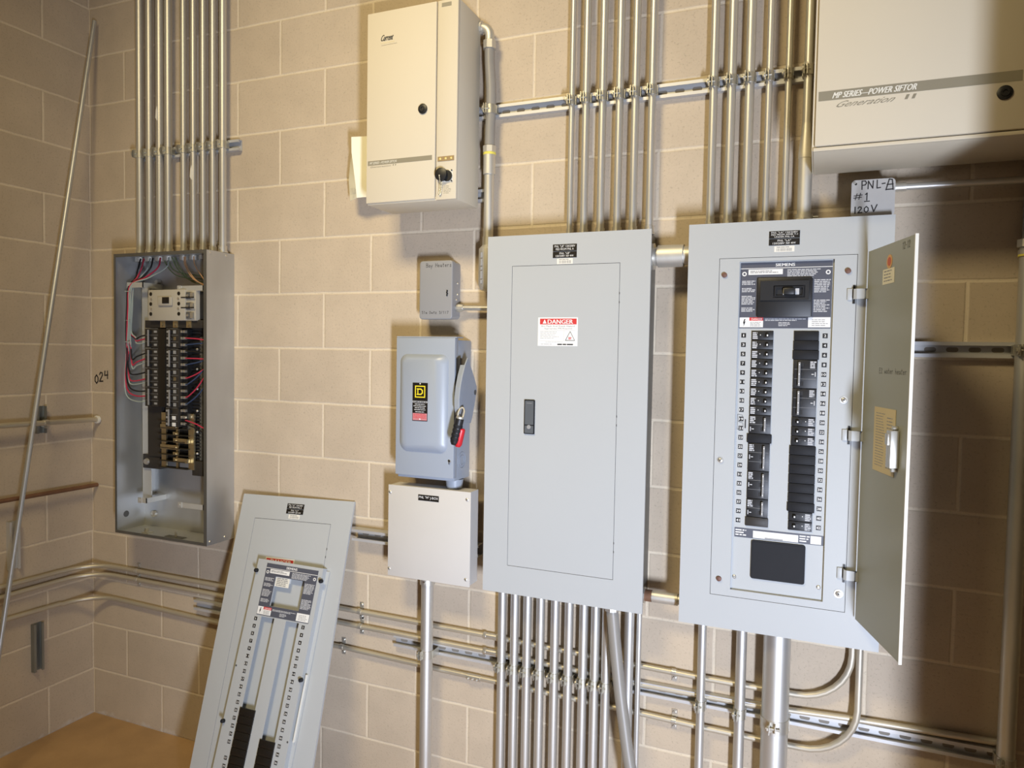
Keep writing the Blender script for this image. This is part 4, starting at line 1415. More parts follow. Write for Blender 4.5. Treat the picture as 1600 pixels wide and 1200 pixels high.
# data strip
sm = MB()
plate(sm, 2.7030, 2.9310, 1.1200, 1.1465, YD - 0.0001, 0, 0.0004)
ys = YD - 0.0007
sm.quad((2.752, ys, 1.122), (2.868, ys, 1.122), (2.868, ys, 1.1415), (2.752, ys, 1.1415), 1)
sm.quad((2.8985, ys, 1.122), (2.925, ys, 1.122), (2.925, ys, 1.1435), (2.8985, ys, 1.1435), 1)
for (xa, xb, sd) in ((2.7055, 2.738, 71), (2.871, 2.897, 72)):
    greek(sm, xa, xb, 1.1235, 1.1435, 3, ys, 1, sd, 0.5, 0.4)
sm.quad((2.783, ys - .0002, 1.1225), (2.829, ys - .0002, 1.1225), (2.829, ys - .0002, 1.1255), (2.783, ys - .0002, 1.1255), 2)
obj('data_strip', sm, [M['label'], M['white'], M['greyprint']], df)
bm_ = MB().prism(rrect(2.7485, 2.8870, 1.0100, 1.1165, 0.006, 4), YD, YD - 0.0045)
bm_.prism(rrect(2.7525, 2.8830, 1.0140, 1.1125, 0.004, 4), YD - 0.0045, YD - 0.0055)
obj('blank_cover', bm_, M['filler'], la, label='black plastic blank cover at the foot of the breakers')
for (x, z) in ((2.7065, 1.0075), (2.9225, 1.0075)):
    sm = MB()
    screwhead(sm, x, z, YD, 0.0055)
    sm.box(x - 0.0045, x + 0.0045, YD - 0.0034, YD - 0.0037, z - 0.0006, z + 0.0006, 0, 1)
    obj('dead_front_screw', sm, [M['screw'], M['seam']], la)
name_label(la, 2.7700, 2.8470, 1.9185, 1.9560, Y - 0.0002, ['PNL "LA" 120/208V', 'FED FROM XFMR T-1', 'UNDER PNL LA'], ['PNL "LA"', '120/208V 3Ø 4W'])
# hinges
for zc in (1.785, 1.420, 1.056):
    hm = MB()
    hm.box(2.9790, 2.9850, Y - 0.0003, Y - 0.0010, zc - 0.024, zc + 0.024, 0, 1)
    hm.box(2.9655, 2.9780, Y, Y - 0.004, zc - 0.015, zc + 0.015, 0.0015, 0)
    hp = [(2.9820, Y + 0.002), (2.9830, Y - 0.012), (2.9880, Y - 0.017), (3.0060, Y - 0.016), (3.0105, Y - 0.012), (3.0150, Y - 0.022),
          (3.0130, Y - 0.023), (3.0080, Y - 0.0135), (3.0060, Y - 0.019), (2.9875, Y - 0.020), (2.9805, Y - 0.014), (2.9800, Y + 0.002)]
    hm.prism(hp, zc - 0.013, zc + 0.013, 0, 'z')
    obj('hinge', hm, [M['gray'], M['engraved']], la)
# the door: its own frame, x along the leaf from the hinge, inner face toward -y
hinge, free = Vector((3.0120, -0.1420)), Vector((3.0900, -0.4100))
u = (free - hinge)
DL = u.length
u.normalize()
# leaf frame: local x = along leaf, local -y = inner face (towards the camera side), z up
ax = Vector((u.x, u.y, 0))
inner = Vector((u.y, -u.x, 0))
ay = -inner
DF = Matrix(((ax.x, ay.x, 0, hinge.x), (ax.y, ay.y, 0, hinge.y), (0, 0, 1, 0), (0, 0, 0, 1)))
dz0, dz1 = 0.9430, 1.8920
d = MB()
d.box(0, DL, 0, 0.002, dz0, dz1)
d.box(DL - 0.002, DL, 0.002, -0.004, dz0, dz1)
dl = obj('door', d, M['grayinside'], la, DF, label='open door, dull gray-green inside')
obj('door_edge', MB().box(DL - 0.0002, DL + 0.0022, -0.0045, 0.0025, dz0, dz1), M['offwhite'], dl, DF)
sm = MB().prism(circle(0.135, 1.850, 0.0165, 20), -0.0003, -0.0007)
sm.prism(circle(0.135, 1.850, 0.0105, 18), -0.0007, -0.0010, 1)
obj('round_sticker', sm, [M['orangelt'], M['orange']], dl, DF, label='orange round sticker')
sm = MB()
plate(sm, 0.098, 0.166, 1.798, 1.834, -0.0002, 0, 0.0004)
greek(sm, 0.106, 0.158, 1.802, 1.832, 4, -0.0008, 1, 81, 0.35)
obj('paper_sticker', sm, [M['paperw'], M['greyprint']], dl, DF)
pm = MB()
plate(pm, 0.080, 0.206, 1.348, 1.503, -0.0002, 0, 0.0008)
greek(pm, 0.092, 0.150, 1.360, 1.492, 20, -0.0012, 1, 82, 0.25, 0.3)
greek(pm, 0.158, 0.200, 1.360, 1.485, 16, -0.0012, 1, 83, 0.3, 0.5)
obj('directory_card', pm, [M['paper'], M['greyprint']], dl, DF, label='yellowed circuit directory card')
lm = MB()
lm.box(0.206, 0.232, -0.0005, -0.020, 1.372, 1.458, 0.002)
lm.box(0.209, 0.226, -0.020, -0.024, 1.424, 1.450, 0.001)
lm.tube([(0.219, -0.0005, 1.463), (0.219, -0.012, 1.463)], 0.005, 8)
lm.tube([(0.219, -0.0005, 1.367), (0.219, -0.012, 1.367)], 0.005, 8)
obj('latch_case', lm, M['screw'], dl, DF, label='zinc door latch case')
wm = MB()
write(wm, 'E2 water heater', 0.098, 1.585, 0.013, 0.0105, -0.0003, 0.0012)
obj('handwriting', wm, M['markerlt'], dl, DF)
wm = MB()
write(wm, '12-12', 0.205, 1.868, 0.016, 0.0085, -0.0003, 0.0016)
obj('handwriting', wm, M['markerlt'], dl, DF)

# ================================================================== NIPPLES BETWEEN THE PANELS
t = thing('conduit_nipple', 'thick pipe nipple joining the two gray panels near the top', 'conduit', (2.505, -0.07, 1.908))
obj('pipe', MB().cyl((2.439, -0.072, 1.908), (2.572, -0.072, 1.908), 0.0270, 28), M['rigid'], t)
obj('coupling', MB().cyl((2.462, -0.072, 1.908), (2.536, -0.072, 1.908), 0.0325, 28), M['rigid'], t)
ln = MB().ring((2.441, -0.072, 1.908), (2.451, -0.072, 1.908), 0.040, 0.027, 10)
obj('locknut', ln, M['screw'], t)
t = thing('conduit_nipple', 'thin pipe nipple joining the two gray panels near the bottom', 'conduit', (2.505, -0.07, 0.903))
obj('pipe', MB().cyl((2.439, -0.072, 0.903), (2.572, -0.072, 0.903), 0.0145, 24), M['rigid'], t)
obj('coupling', MB().cyl((2.470, -0.072, 0.903), (2.545, -0.072, 0.903), 0.0178, 24), M['rigid'], t)
obj('locknut', MB().ring((2.441, -0.072, 0.903), (2.449, -0.072, 0.903), 0.024, 0.014, 10), M['screw'], t)
obj('rusty_collar', MB().cyl((2.449, -0.072, 0.903), (2.468, -0.072, 0.903), 0.0175, 24), M['rust'], t)

# ================================================================== DISCONNECT SWITCH
X0, X1, Z0, Z1 = 1.6080, 1.8260, 1.2080, 1.6640
ds = thing('disconnect_switch', 'blue-gray safety switch with a domed cover and black and yellow badge', 'switch box', (1.717, 0, Z0))
b = MB()
b.box(X0 + 0.004, X1 - 0.001, -0.0005, -0.112, Z0 - 0.010, Z1 - 0.006, 0.003)
obj('enclosure', b, M['disc'], ds)
c = MB()
c.box(X0, X1, -0.098, -0.122, Z0, Z1, 0.002)
c.box(X0 - 0.001, X1 + 0.004, -0.072, -0.118, Z1 + 0.0005, Z1 + 0.004)
cov = obj('cover', c, M['disc'], ds)
# domed panel: loft between two rounded outlines
o1 = rrect(1.6260, 1.8040, 1.2900, 1.6100, 0.026, 7)
o2 = rrect(1.6310, 1.7990, 1.2960, 1.6040, 0.024, 7)
o3 = rrect(1.6480, 1.7740, 1.3120, 1.5930, 0.016, 7)
n = len(o1)
dm = MB()
vs = [(p[0], -0.1221, p[1]) for p in o1] + [(p[0], -0.130, p[1]) for p in o2] + [(p[0], -0.141, p[1]) for p in o3]
fs = []
for k in range(2):
    for i in range(n):
        j = (i + 1) % n
        fs.append([k * n + i, k * n + j, (k + 1) * n + j, (k + 1) * n + i])
fs.append([2 * n + i for i in range(n)])
dm.add(vs, fs)
obj('dome', dm, M['disc'], cov, sharp=60)
lm = MB()
lx0, lx1, lz0, lz1 = 1.6830, 1.7390, 1.3920, 1.5170
yl = -0.1412
plate(lm, lx0, lx1, lz0, lz1, yl, 0, 0.0006)
yy = yl - 0.0009
lm.frame(1.6920, 1.7300, 1.4685, 1.5075, 1.6955, 1.7265, 1.4720, 1.5040, yy + 0.0002, yy, 1)
# the letter D inside the square
lm.prism([(1.6985, 1.4985), (1.7150, 1.4985), (1.7215, 1.4930), (1.7215, 1.4830), (1.7150, 1.4775), (1.6985, 1.4775), (1.6985, 1.4805), (1.7010, 1.4805),
          (1.7010, 1.4955), (1.6985, 1.4955)], yy + 0.0002, yy, 1)
lm.prism([(1.7048, 1.4946), (1.7132, 1.4946), (1.7174, 1.4912), (1.7174, 1.4848), (1.7132, 1.4814), (1.7048, 1.4814)], yy - 0.0001, yy - 0.0003, 0)
lm.quad((1.684, yy, 1.4520), (1.738, yy, 1.4520), (1.738, yy, 1.4575), (1.684, yy, 1.4575), 2)
greek(lm, 1.686, 1.736, 1.4525, 1.457, 1, yy - 0.0002, 4, 91, 0.6, 0.02)
for (a, b_, z_) in ((1.692, 1.730, 1.447), (1.687, 1.735, 1.441), (1.692, 1.730, 1.435), (1.690, 1.732, 1.429), (1.694, 1.728, 1.422)):
    greek(lm, a, b_, z_ - 0.002, z_ + 0.002, 1, yy, 2, int(z_ * 1e4), 0.6, 0.02)
lm.quad((1.6845, yy, 1.3945), (1.7375, yy, 1.3945), (1.7375, yy, 1.4175), (1.6845, yy, 1.4175), 3)
greek(lm, 1.687, 1.735, 1.400, 1.416, 4, yy - 0.0002, 5, 95, 0.45, 0.1)
lm.prism(circle(1.7115, 1.3985, 0.0025, 8), yy, yy - 0.0003, 6)
lm.prism(circle(1.7110, 1.5140, 0.0022, 8), yl - 0.0006, yy - 0.0002, 6)
obj('badge', lm, [M['engraved'], M['yellow'], M['litprint'], M['pink'], M['engraved'], M['red'], M['white']], cov, label='black badge with yellow squared D and red warning')
km = MB().tube([(1.812, -0.122, 1.264), (1.812, -0.126, 1.264)], [0.0055, 0.0045], 12)
km.prism(circle(1.812, 1.266, 0.0035, 10), -0.126, -0.1263, 1)
km.box(1.8108, 1.8132, -0.126, -0.1263, 1.255, 1.266, 0, 1)
obj('cover_catch', km, [M['greyprint'], M['engraved']], cov)
hx = 1.858
hp = [(-0.100, 1.600), (-0.118, 1.578), (-0.136, 1.545), (-0.150, 1.508), (-0.157, 1.470), (-0.156, 1.440), (-0.146, 1.418), (-0.120, 1.398), (-0.072, 1.388),
      (-0.060, 1.410), (-0.040, 1.462), (-0.030, 1.494), (-0.032, 1.508), (-0.055, 1.542), (-0.080, 1.575)]
hm = MB().prism(hp, hx, hx + 0.004, 0, 'x')
# turned front lip
for a, b_ in zip(hp[1:6], hp[2:7]):
    hm.add([(hx, a[0], a[1]), (hx, b_[0], b_[1]), (hx - 0.016, b_[0] + 0.004, b_[1]), (hx - 0.016, a[0] + 0.004, a[1])], [(0, 1, 2, 3)])
hm.prism(circle(-0.043, 1.487, 0.0085, 14), hx + 0.0041, hx + 0.0050, 1, 'x')
hl = obj('handle', hm, [M['disc'], M['seam']], ds)
obj('handle_hub', MB().cyl((1.8255, -0.080, 1.500), (1.8600, -0.080, 1.500), 0.022, 20), M['filler'], ds)
obj('handle_gap_bar', MB().box(1.8270, 1.8420, -0.098, -0.116, 1.425, 1.600, 0.003), M['black'], ds)  # black bar drawn for the dark gap behind the handle lip
km = MB().tube([(1.800, -0.062, 1.198), (1.800, -0.062, 1.1675)], [0.030, 0.026], 20)
obj('bottom_hub', km, M['disc'], ds)
km = MB()
for r_ in (0.017, 0.028):
    km.ring((1.8248, -0.060, 1.262), (1.8262, -0.060, 1.262), r_, r_ - 0.0022, 20)
obj('knockout_ring', km, M['disc'], ds)
# combination padlock hanging on the handle
pl = thing('padlock', 'black and red combination padlock hanging from the safety switch handle', 'padlock', (1.866, -0.165, 1.42))
A, B_ = Vector((1.869, -0.166, 1.412)), Vector((1.851, -0.170, 1.328))
dv = (B_ - A).normalized()
bm_ = MB()
bm_.tube([A, A + dv * 0.004, A + dv * 0.078, A + dv * 0.0875], [0.0105, 0.0138, 0.0138, 0.0085], 14)
pbody = obj('body', bm_, M['black'], pl)
for k in range(4):
    c0 = A + dv * (0.022 + 0.014 * k)
    obj('dial', MB().tube([c0, c0 + dv * 0.003, c0 + dv * 0.007, c0 + dv * 0.010], [0.0138, 0.0150, 0.0150, 0.0138], 12), M['filler'], pbody)
rm = MB()
off = Vector((0.010, 0.008, -0.004))
rm.tube([A + off + dv * 0.03, A + off + dv * 0.034, A + off + dv * 0.082, A + off + dv * 0.090], [0.0095, 0.0125, 0.0125, 0.008], 14)
obj('back_cover', rm, M['redpl'], pl, label='red plastic back')
sp_ = smooth([A + Vector((-0.0075, 0, 0.0)), A + Vector((-0.007, 0.003, 0.016)), A + Vector((-0.003, 0.012, 0.030)), A + Vector((0.004, 0.016, 0.030)), A + Vector((0.009, 0.012, 0.018)), A + Vector((0.0085, 0.002, 0.0))], 5)
obj('shackle', MB().tube(sp_, 0.0030, 10), M['rigid'], pl)
obj('collar', MB().tube([A - dv * 0.004, A + dv * 0.003], 0.0120, 14), M['rigid'], pl)

# ================================================================== BAY HEATERS BOX
X0, X1, Z0, Z1, Y = 1.6580, 1.7820, 1.7270, 1.9220, -0.062
bh = thing('control_box', 'small gray wall box with Bay Heaters written on it in marker', 'control box', (1.72, 0, Z0))
bm_ = MB().prism(rrect(X0 + 0.002, X1 - 0.002, Z0 + 0.002, Z1 - 0.002, 0.012, 5), -0.0005, Y + 0.022)
obj('base', bm_, M['bayg'], bh)
b = bmesh.new()
n_ = [b.verts.new((p[0], Y + 0.024, p[1])) for p in rrect(X0, X1, Z0, Z1, 0.011, 5)]
f_ = b.faces.new(n_)
e_ = bmesh.ops.extrude_face_region(b, geom=[f_])
top = [v for v in e_['geom'] if isinstance(v, bmesh.types.BMVert)]
for v in top:
    v.co.y = Y
te = [ed for ed in b.edges if all(abs(v.co.y - Y) < 1e-6 for v in ed.verts)]
bmesh.ops.bevel(b, geom=te, offset=0.0035, segments=3, profile=0.5, affect='EDGES')
lid = MB()
lid.bm(b)
lid_o = obj('lid', lid, M['bayg'], bh, sharp=50)
wm = MB()
write(wm, 'Bay Heaters', 1.6835, 1.9000, 0.0130, 0.0088, Y - 0.0003, 0.0011)
write(wm, '51a Dwtz 3/1i7', 1.6685, 1.7455, 0.0085, 0.0073, Y - 0.0003, 0.0010)
obj('handwriting', wm, M['marker'], lid_o, label='marker words Bay Heaters')
km = MB()
for (x, z) in ((1.7640, 1.8210), (1.7625, 1.8160), (1.7645, 1.8120), (1.7630, 1.8065)):
    km.ball((x, Y - 0.0006, z), 0.0028)
km.box(1.7618, 1.7650, Y, Y - 0.003, 1.8030, 1.8240, 0.001)
obj('lid_catch', km, M['filler'], lid_o)
for (yy, zz) in ((-0.022, 1.8480), (-0.022, 1.8110), (-0.030, 1.7930)):
    obj('side_screw', MB().tube([(X1 - 0.002, yy, zz), (X1 + 0.001, yy, zz)], [0.0040, 0.003], 8), M['screw'], bh)
t = thing('conduit', 'short horizontal tube between the Bay Heaters box and the closed panel', 'conduit', (1.85, -0.03, 1.766))
obj('pipe', MB().cyl((1.786, -0.026, 1.766), (1.955, -0.026, 1.764), 0.0082, 16), M['emt'], t)
obj('connector', MB().tube([(1.7805, -0.026, 1.766), (1.790, -0.026, 1.766), (1.790, -0.026, 1.766), (1.806, -0.026, 1.766)], [0.013, 0.013, 0.011, 0.011], 10), M['screw'], t)

# ================================================================== WHITE JUNCTION BOX
X0, X1, Z0, Z1, Y = 1.5730, 1.8830, 0.8560, 1.1670, -0.107
jb = thing('junction_box', 'square off-white junction box under the blue-gray safety switch', 'junction box', (1.728, -0.042, Z0))
obj('box_body', MB().box(X0 + 0.004, X1 - 0.004, -0.0415, Y + 0.0025, Z0 + 0.003, Z1 - 0.001), M['jwhite'], jb)
cv = obj('cover', MB().box(X0, X1, Y + 0.0022, Y, Z0, Z1, 0.0006), M['jwhite'], jb)
for (x, z) in ((1.580, 1.142), (1.8700, 1.142), (1.5790, 0.880), (1.8690, 0.880)):
    sm = MB()
    screwhead(sm, x, z, Y, 0.005)
    sm.box(x - 0.004, x + 0.004, Y - 0.0031, Y - 0.0034, z - 0.0006, z + 0.0006, 0, 1)
    obj('cover_screw', sm, [M['screw'], M['seam']], jb)
lm = MB()
plate(lm, 1.6890, 1.7665, 1.1240, 1.1435, Y - 0.0001, 0, 0.0009)
text(lm, 'PNL "M" J-BOX', 1.6920, 1.1285, 1.7640, 1.1395, Y - 0.0012, 1)
obj('name_plate', lm, [M['engraved'], M['white']], cv)

# ================================================================== SMALL CREAM CABINET
X0, X1, Z0, Z1, Y = 1.5360, 1.8620, 2.0890, 2.6950, -0.200
cc = thing('surge_cabinet', 'tall cream wall cabinet with a black cam lock and chained black cap', 'cabinet', (1.70, -0.042, Z0))
b = MB()
b.box(X0 + 0.002, X1, -0.0415, Y + 0.012, Z0, Z1, 0.002)
b.box(1.7910, X1 - 0.0003, Y + 0.0125, Y, Z0 + 0.0003, Z1 - 0.0003, 0.002)
b.box(X0 + 0.0023, 1.7908, Y + 0.0125, Y + 0.006, Z0 + 0.0003, Z0 + 0.012, 0.001)
obj('cabinet_body', b, M['cream'], cc)
dd_ = obj('door', MB().box(X0, 1.7870, Y + 0.012, Y, Z0 + 0.0055, Z1, 0.002), M['cream'], cc)
km = MB().tube([(1.743, Y, 2.373), (1.743, Y - 0.004, 2.373), (1.743, Y - 0.006, 2.373)], [0.0155, 0.0155, 0.011], 20)
km.ring((1.743, Y - 0.0058, 2.373), (1.743, Y - 0.008, 2.373), 0.0085, 0.0045, 16)
obj('cam_lock', km, M['black'], dd_)
lm = MB()
lm.quad((1.5420, Y - 0.0004, 2.2140), (1.7770, Y - 0.0004, 2.2140), (1.7770, Y - 0.0004, 2.2285), (1.5420, Y - 0.0004, 2.2285), 0)
text(lm, 'MP SERIES—POWER SIFTOR', 1.5480, 2.2175, 1.6520, 2.2250, Y - 0.0007, 1, 0.35)
text(lm, 'Generation', 1.5500, 2.2065, 1.6300, 2.2115, Y - 0.0004, 2, 0.6)
text(lm, 'II', 1.6350, 2.2075, 1.6480, 2.2125, Y - 0.0004, 2, 0.3)
obj('stripe_lettering', lm, [M['stripe'], M['offwhite'], M['stripe']], dd_, label='taupe stripe with slanted white lettering')
lm = MB()
text(lm, 'Current', 1.5855, 2.6020, 1.6360, 2.6210, Y - 0.0004, 0, 0.35, 0.0006)
greek(lm, 1.586, 1.640, 2.5935, 2.5985, 1, Y - 0.0004, 1, 101, 0.6, 0.1)
lm.quad((1.5890, Y - 0.0004, 2.5880), (1.6470, Y - 0.0004, 2.5890), (1.6470, Y - 0.0004, 2.5900), (1.5890, Y - 0.0004, 2.5888), 2)
obj('maker_lettering', lm, [M['marker'], M['paper'], M['stripe']], dd_, label='slanted dark lettering')
nm = MB()
plate(nm, 1.8050, 1.8380, 2.6740, 2.6855, Y - 0.0001, 0, 0.0006)
obj('rating_plate', nm, M['stripe'], cc)
lm = MB()
plate(lm, 1.7975, 1.8540, 2.2065, 2.2205, Y - 0.0001, 0, 0.0015)
for x in (1.8065, 1.8255, 1.8445):
    lm.ball((x, Y - 0.0018, 2.2135), 0.0040, 1, 10, (1, 0.6, 1))
obj('indicator_strip', lm, [paint('tan_strip', (0.33, 0.23, 0.11), 0.5), M['lamp']], cc, label='tan strip with three pale amber lamps')
rc = MB().tube([(1.8320, Y, 2.1600), (1.8320, Y - 0.006, 2.1600)], 0.0170, 20)
rc.frame(1.8130, 1.8500, 2.1420, 2.1780, 1.8200, 1.8440, 2.1480, 2.1720, Y - 0.0002, Y - 0.0015, 1)
for zz in (2.1440, 2.1760):
    rc.ball((1.8470, Y - 0.002, zz), 0.0026, 0)
ro = obj('receptacle', rc, [M['black'], M['offwhite']], cc)
cp = MB().tube([(1.8150, Y - 0.014, 2.1640), (1.8150, Y - 0.003, 2.1640)], 0.0200, 24)
cp.tube([(1.8150, Y - 0.017, 2.1640), (1.8150, Y - 0.014, 2.1640)], [0.012, 0.0200], 24)
obj('dust_cap', cp, M['black'], ro)
ch = MB()
cps = smooth([(1.8130, Y - 0.0185, 2.160), (1.8125, Y - 0.012, 2.135), (1.8080, Y - 0.006, 2.118), (1.8050, Y - 0.004, 2.107), (1.8070, Y - 0.004, 2.1035), (1.8105, Y - 0.004, 2.107), (1.8125, Y - 0.004, 2.120), (1.8140, Y - 0.004, 2.142)], 6)
for p in cps:
    ch.ball(p, 0.0020, 0, 6)
obj('chain', ch, M['brass'], ro)
lm = MB()
greek(lm, 1.8180, 1.8480, 2.1060, 2.1320, 6, Y - 0.0004, 0, 105, 0.25, 0.4)
obj('small_print', lm, M['stripe'], cc)

# folded paper tucked behind it
pm = MB()
pp = [(1.376, -0.055, 2.352), (1.405, -0.075, 2.354), (1.545, -0.060, 2.352)]
front = [[(1.378, -0.060, 2.352), (1.398, -0.088, 2.352), (1.420, -0.080, 2.353), (1.534, -0.060, 2.352)],
         [(1.379, -0.058, 2.310), (1.402, -0.092, 2.300), (1.424, -0.078, 2.300), (1.534, -0.060, 2.300)],
         [(1.368, -0.052, 2.270), (1.410, -0.090, 2.240), (1.428, -0.076, 2.240), (1.534, -0.060, 2.240)],
         [(1.363, -0.052, 2.215), (1.414, -0.084, 2.190), (1.432, -0.074, 2.180), (1.534, -0.060, 2.180)],
         [(1.370, -0.052, 2.143), (1.414, -0.076, 2.146), (1.436, -0.070, 2.148), (1.534, -0.060, 2.145)]]
vs = [p for row in front for p in row] + [(p[0] + 0.0012, p[1] + 0.0014, p[2]) for row in front for p in row]
fs = []
nr, nc = 5, 4
for i in range(nr - 1):
    for j in range(nc - 1):
        a = i * nc + j
        fs.append([a, a + 1, a + nc + 1, a + nc])
        a += nr * nc
        fs.append([a, a + nc, a + nc + 1, a + 1])
loop = [0, 1, 2, 3, 7, 11, 15, 19, 18, 17, 16, 12, 8, 4]
for a, b_ in zip(loop, loop[1:] + loop[:1]):
    fs.append([a, a + 20, b_ + 20, b_])
pm.add(vs, fs)
for k in range(5):
    x = 1.391 + 0.0045 * k
    pm.add([(x, -0.0775, 2.158), (x + 0.0012, -0.0780, 2.158), (x + 0.0022, -0.0795, 2.180), (x + 0.001, -0.0790, 2.180)], [(0, 1, 2, 3)], 1)
pap = tag(obj('folded_paper', pm, [M['paperw'], M['greyprint']], sharp=20), 'folded yellowed paper tucked behind the tall cream cabinet', 'paper')

# elbow, liquid-tight hose, rigid pipe, fitting
t = thing('conduit', 'gray flexible hose with an elbow leaving the top of the tall cream cabinet', 'conduit', (1.8948, -0.0395, 2.0))
er = [(1.856, -0.0395, 2.668)] + [(1.864 + 0.030 * math.sin(a * PI / 16), -0.0395, 2.638 + 0.030 * math.cos(a * PI / 16)) for a in range(9)] + [(1.8938, -0.0395, 2.618)]
obj('elbow', MB().tube(er, 0.0150, 18), M['rigid'], t)
obj('locknut', MB().ring((1.8623, -0.0395, 2.668), (1.869, -0.0395, 2.668), 0.0215, 0.013, 10), M['rigid'], t)
obj('hex_nut', MB().tube([(1.8938, -0.0395, 2.622), (1.8938, -0.0395, 2.596)], 0.0215, 8), M['rigid'], t)
hz = smooth([(1.8938, -0.0395, 2.600), (1.8953, -0.0395, 2.55), (1.9013, -0.0395, 2.47), (1.9018, -0.0395, 2.40), (1.8998, -0.0395, 2.34), (1.8993, -0.0395, 2.280)], 5)
obj('flexible_hose', MB().tube(hz, 0.0165, 20), M['flex'], t)
obj('lower_nut', MB().tube([(1.8993, -0.0395, 2.286), (1.8993, -0.0395, 2.266)], 0.0225, 8), M['rigid'], t)
obj('sealant_ring', MB().ring((1.8993, -0.0395, 2.266), (1.8993, -0.0395, 2.258), 0.0205, 0.012, 20), M['yelring'], t)
obj('coupling', MB().cyl((1.8993, -0.0395, 2.258), (1.8993, -0.0395, 2.196), 0.0198, 20), M['rigid'], t)
obj('pipe', MB().cyl((1.8993, -0.0395, 2.200), (1.8993, -0.0395, 1.985), 0.0160, 20), M['rigid'], t)
clamp(t, 1.9013, 2.403, -0.0395, 0.0165)
fb = MB()
fb.tube([(1.8993, -0.0395, 1.995), (1.8993, -0.0395, 1.968), (1.8993, -0.0395, 1.955), (1.8993, -0.0395, 1.84), (1.8993, -0.0395, 1.824), (1.8993, -0.0395, 1.819)],
        [0.0185, 0.0185, 0.0300, 0.0300, 0.025, 0.012], 22)
fbo = obj('conduit_body', fb, M['rigid'], t, label='cast pull fitting half hidden by the closed panel')
lm = MB()
greek(lm, 0, 0.105, 0, 0.010, 1, 0, 0, 7, 0.7, 0.05)
lm2 = MB()
for q in range(0, len(lm.v), 4):
    pts = lm.v[q:q + 4]
    lm2.add([(1.8958 - p.z, -0.0705, 1.842 + p.x) for p in pts], [(0, 1, 2, 3)], 0)
obj('cast_lettering', lm2, M['greyprint'], fbo)

# ================================================================== LARGE CREAM CABINET (top right)
X0, X1, Z0, Z1, Y = 2.8725, 3.4000, 2.1210, 3.1500, -0.290
lc = thing('surge_cabinet', 'large cream cabinet cut off at the top right, with a wide taupe stripe', 'cabinet', (3.13, -0.042, Z0))
b = MB().box(X0 + 0.001, X1, -0.0415, Y + 0.012, Z0 - 0.003, Z1, 0.003)
b.box(X0 + 0.0013, 3.3108, Y + 0.0125, Y + 0.004, Z0 - 0.0027, Z0 + 0.006, 0.001)
obj('cabinet_body', b, M['cream'], lc)
b = MB().box(3.3110, X1 - 0.0003, Y + 0.0125, Y, Z0 - 0.0027, Z1 - 0.0003, 0.002)
obj('side_panel', b, M['cream'], lc)
dd_ = obj('door', MB().box(X0 + 0.004, 3.3060, Y + 0.012, Y, Z0 + 0.0085, Z1, 0.003), M['cream'], lc)
lm = MB()
lm.quad((2.8820, Y - 0.0004, 2.2355), (3.2940, Y - 0.0004, 2.2335), (3.2940, Y - 0.0004, 2.2570), (2.8820, Y - 0.0004, 2.2580), 0)
text(lm, 'MP SERIES—POWER SIFTOR', 2.9125, 2.2390, 3.0930, 2.2530, Y - 0.0007, 1, 0.32, 0.0006)
text(lm, 'Generation', 2.9160, 2.2170, 3.0560, 2.2310, Y - 0.0004, 2, 1.3)
text(lm, 'II', 3.0660, 2.2195, 3.0900, 2.2300, Y - 0.0004, 2, 0.4, 0.0003)
obj('stripe_lettering', lm, [M['stripe'], M['offwhite'], M['stripe']], dd_, label='taupe stripe with slanted white lettering')
km = MB().tube([(3.2620, Y, 2.2110), (3.2620, Y - 0.003, 2.2110), (3.2620, Y - 0.005, 2.2110)], [0.0155, 0.0155, 0.0105], 22)
km.ring((3.2620, Y - 0.0048, 2.2110), (3.2620, Y - 0.007, 2.2110), 0.009, 0.005, 16)
obj('cam_lock', km, M['black'], dd_)
# far flange visible beside the door
obj('side_flange', MB().box(X0 - 0.002, X0 + 0.003, Y + 0.010, -0.05, Z0, Z1), M['cream'], lc)

# ================================================================== MARKED BOX ABOVE THE OPEN PANEL
X0, X1, Z0, Z1, Y = 2.9680, 3.0700, 1.9870, 2.0835, -0.100
pb = thing('junction_box', 'small steel box lettered PNL-A #1 120V on top of the open panel', 'junction box', (3.02, 0, Z0))
obj('box_body', MB().box(X0 + 0.003, X1 - 0.003, -0.0005, Y + 0.003, Z0, Z1 - 0.003, 0.004), M['rigid'], pb)
out = rrect(X0, X1, Z0, Z1, 0.010, 5)
cv = obj('cover', MB().prism(out, Y + 0.0025, Y), paint('pale_zinc_plate', (0.60, 0.58, 0.54), 0.45, 0.35, 0.06, 30), pb)
wm = MB()
yy = Y - 0.0004
write(wm, 'P', 2.9920, 2.0588, 0.0215, 0.0145, yy, 0.0027)
write(wm, 'N', 3.0065, 2.0593, 0.0200, 0.0160, yy, 0.0027)
write(wm, 'L', 3.0270, 2.0593, 0.0210, 0.0130, yy, 0.0027)
write(wm, '-', 3.0380, 2.0608, 0.0200, 0.0130, yy, 0.0027)
write(wm, 'A', 3.0485, 2.0538, 0.0270, 0.0200, yy, 0.0028)
write(wm, '#', 2.9745, 2.0328, 0.0165, 0.0225, yy, 0.0020)
write(wm, '1', 2.9990, 2.0303, 0.0185, 0.0150, yy, 0.0026)
write(wm, '_', 2.9995, 2.0273, 0.0100, 0.0150, yy, 0.0024)
write(wm, 'i', 2.9745, 1.9978, 0.0165, 0.0110, yy, 0.0028)
write(wm, '2', 2.9845, 1.9983, 0.0160, 0.0135, yy, 0.0026)
write(wm, '0', 2.9990, 1.9993, 0.0150, 0.0150, yy, 0.0026)
write(wm, 'V', 3.0160, 2.0003, 0.0165, 0.0170, yy, 0.0028)
obj('handwriting', wm, M['marker'], cv, label='thick marker lettering PNL-A #1 120V')
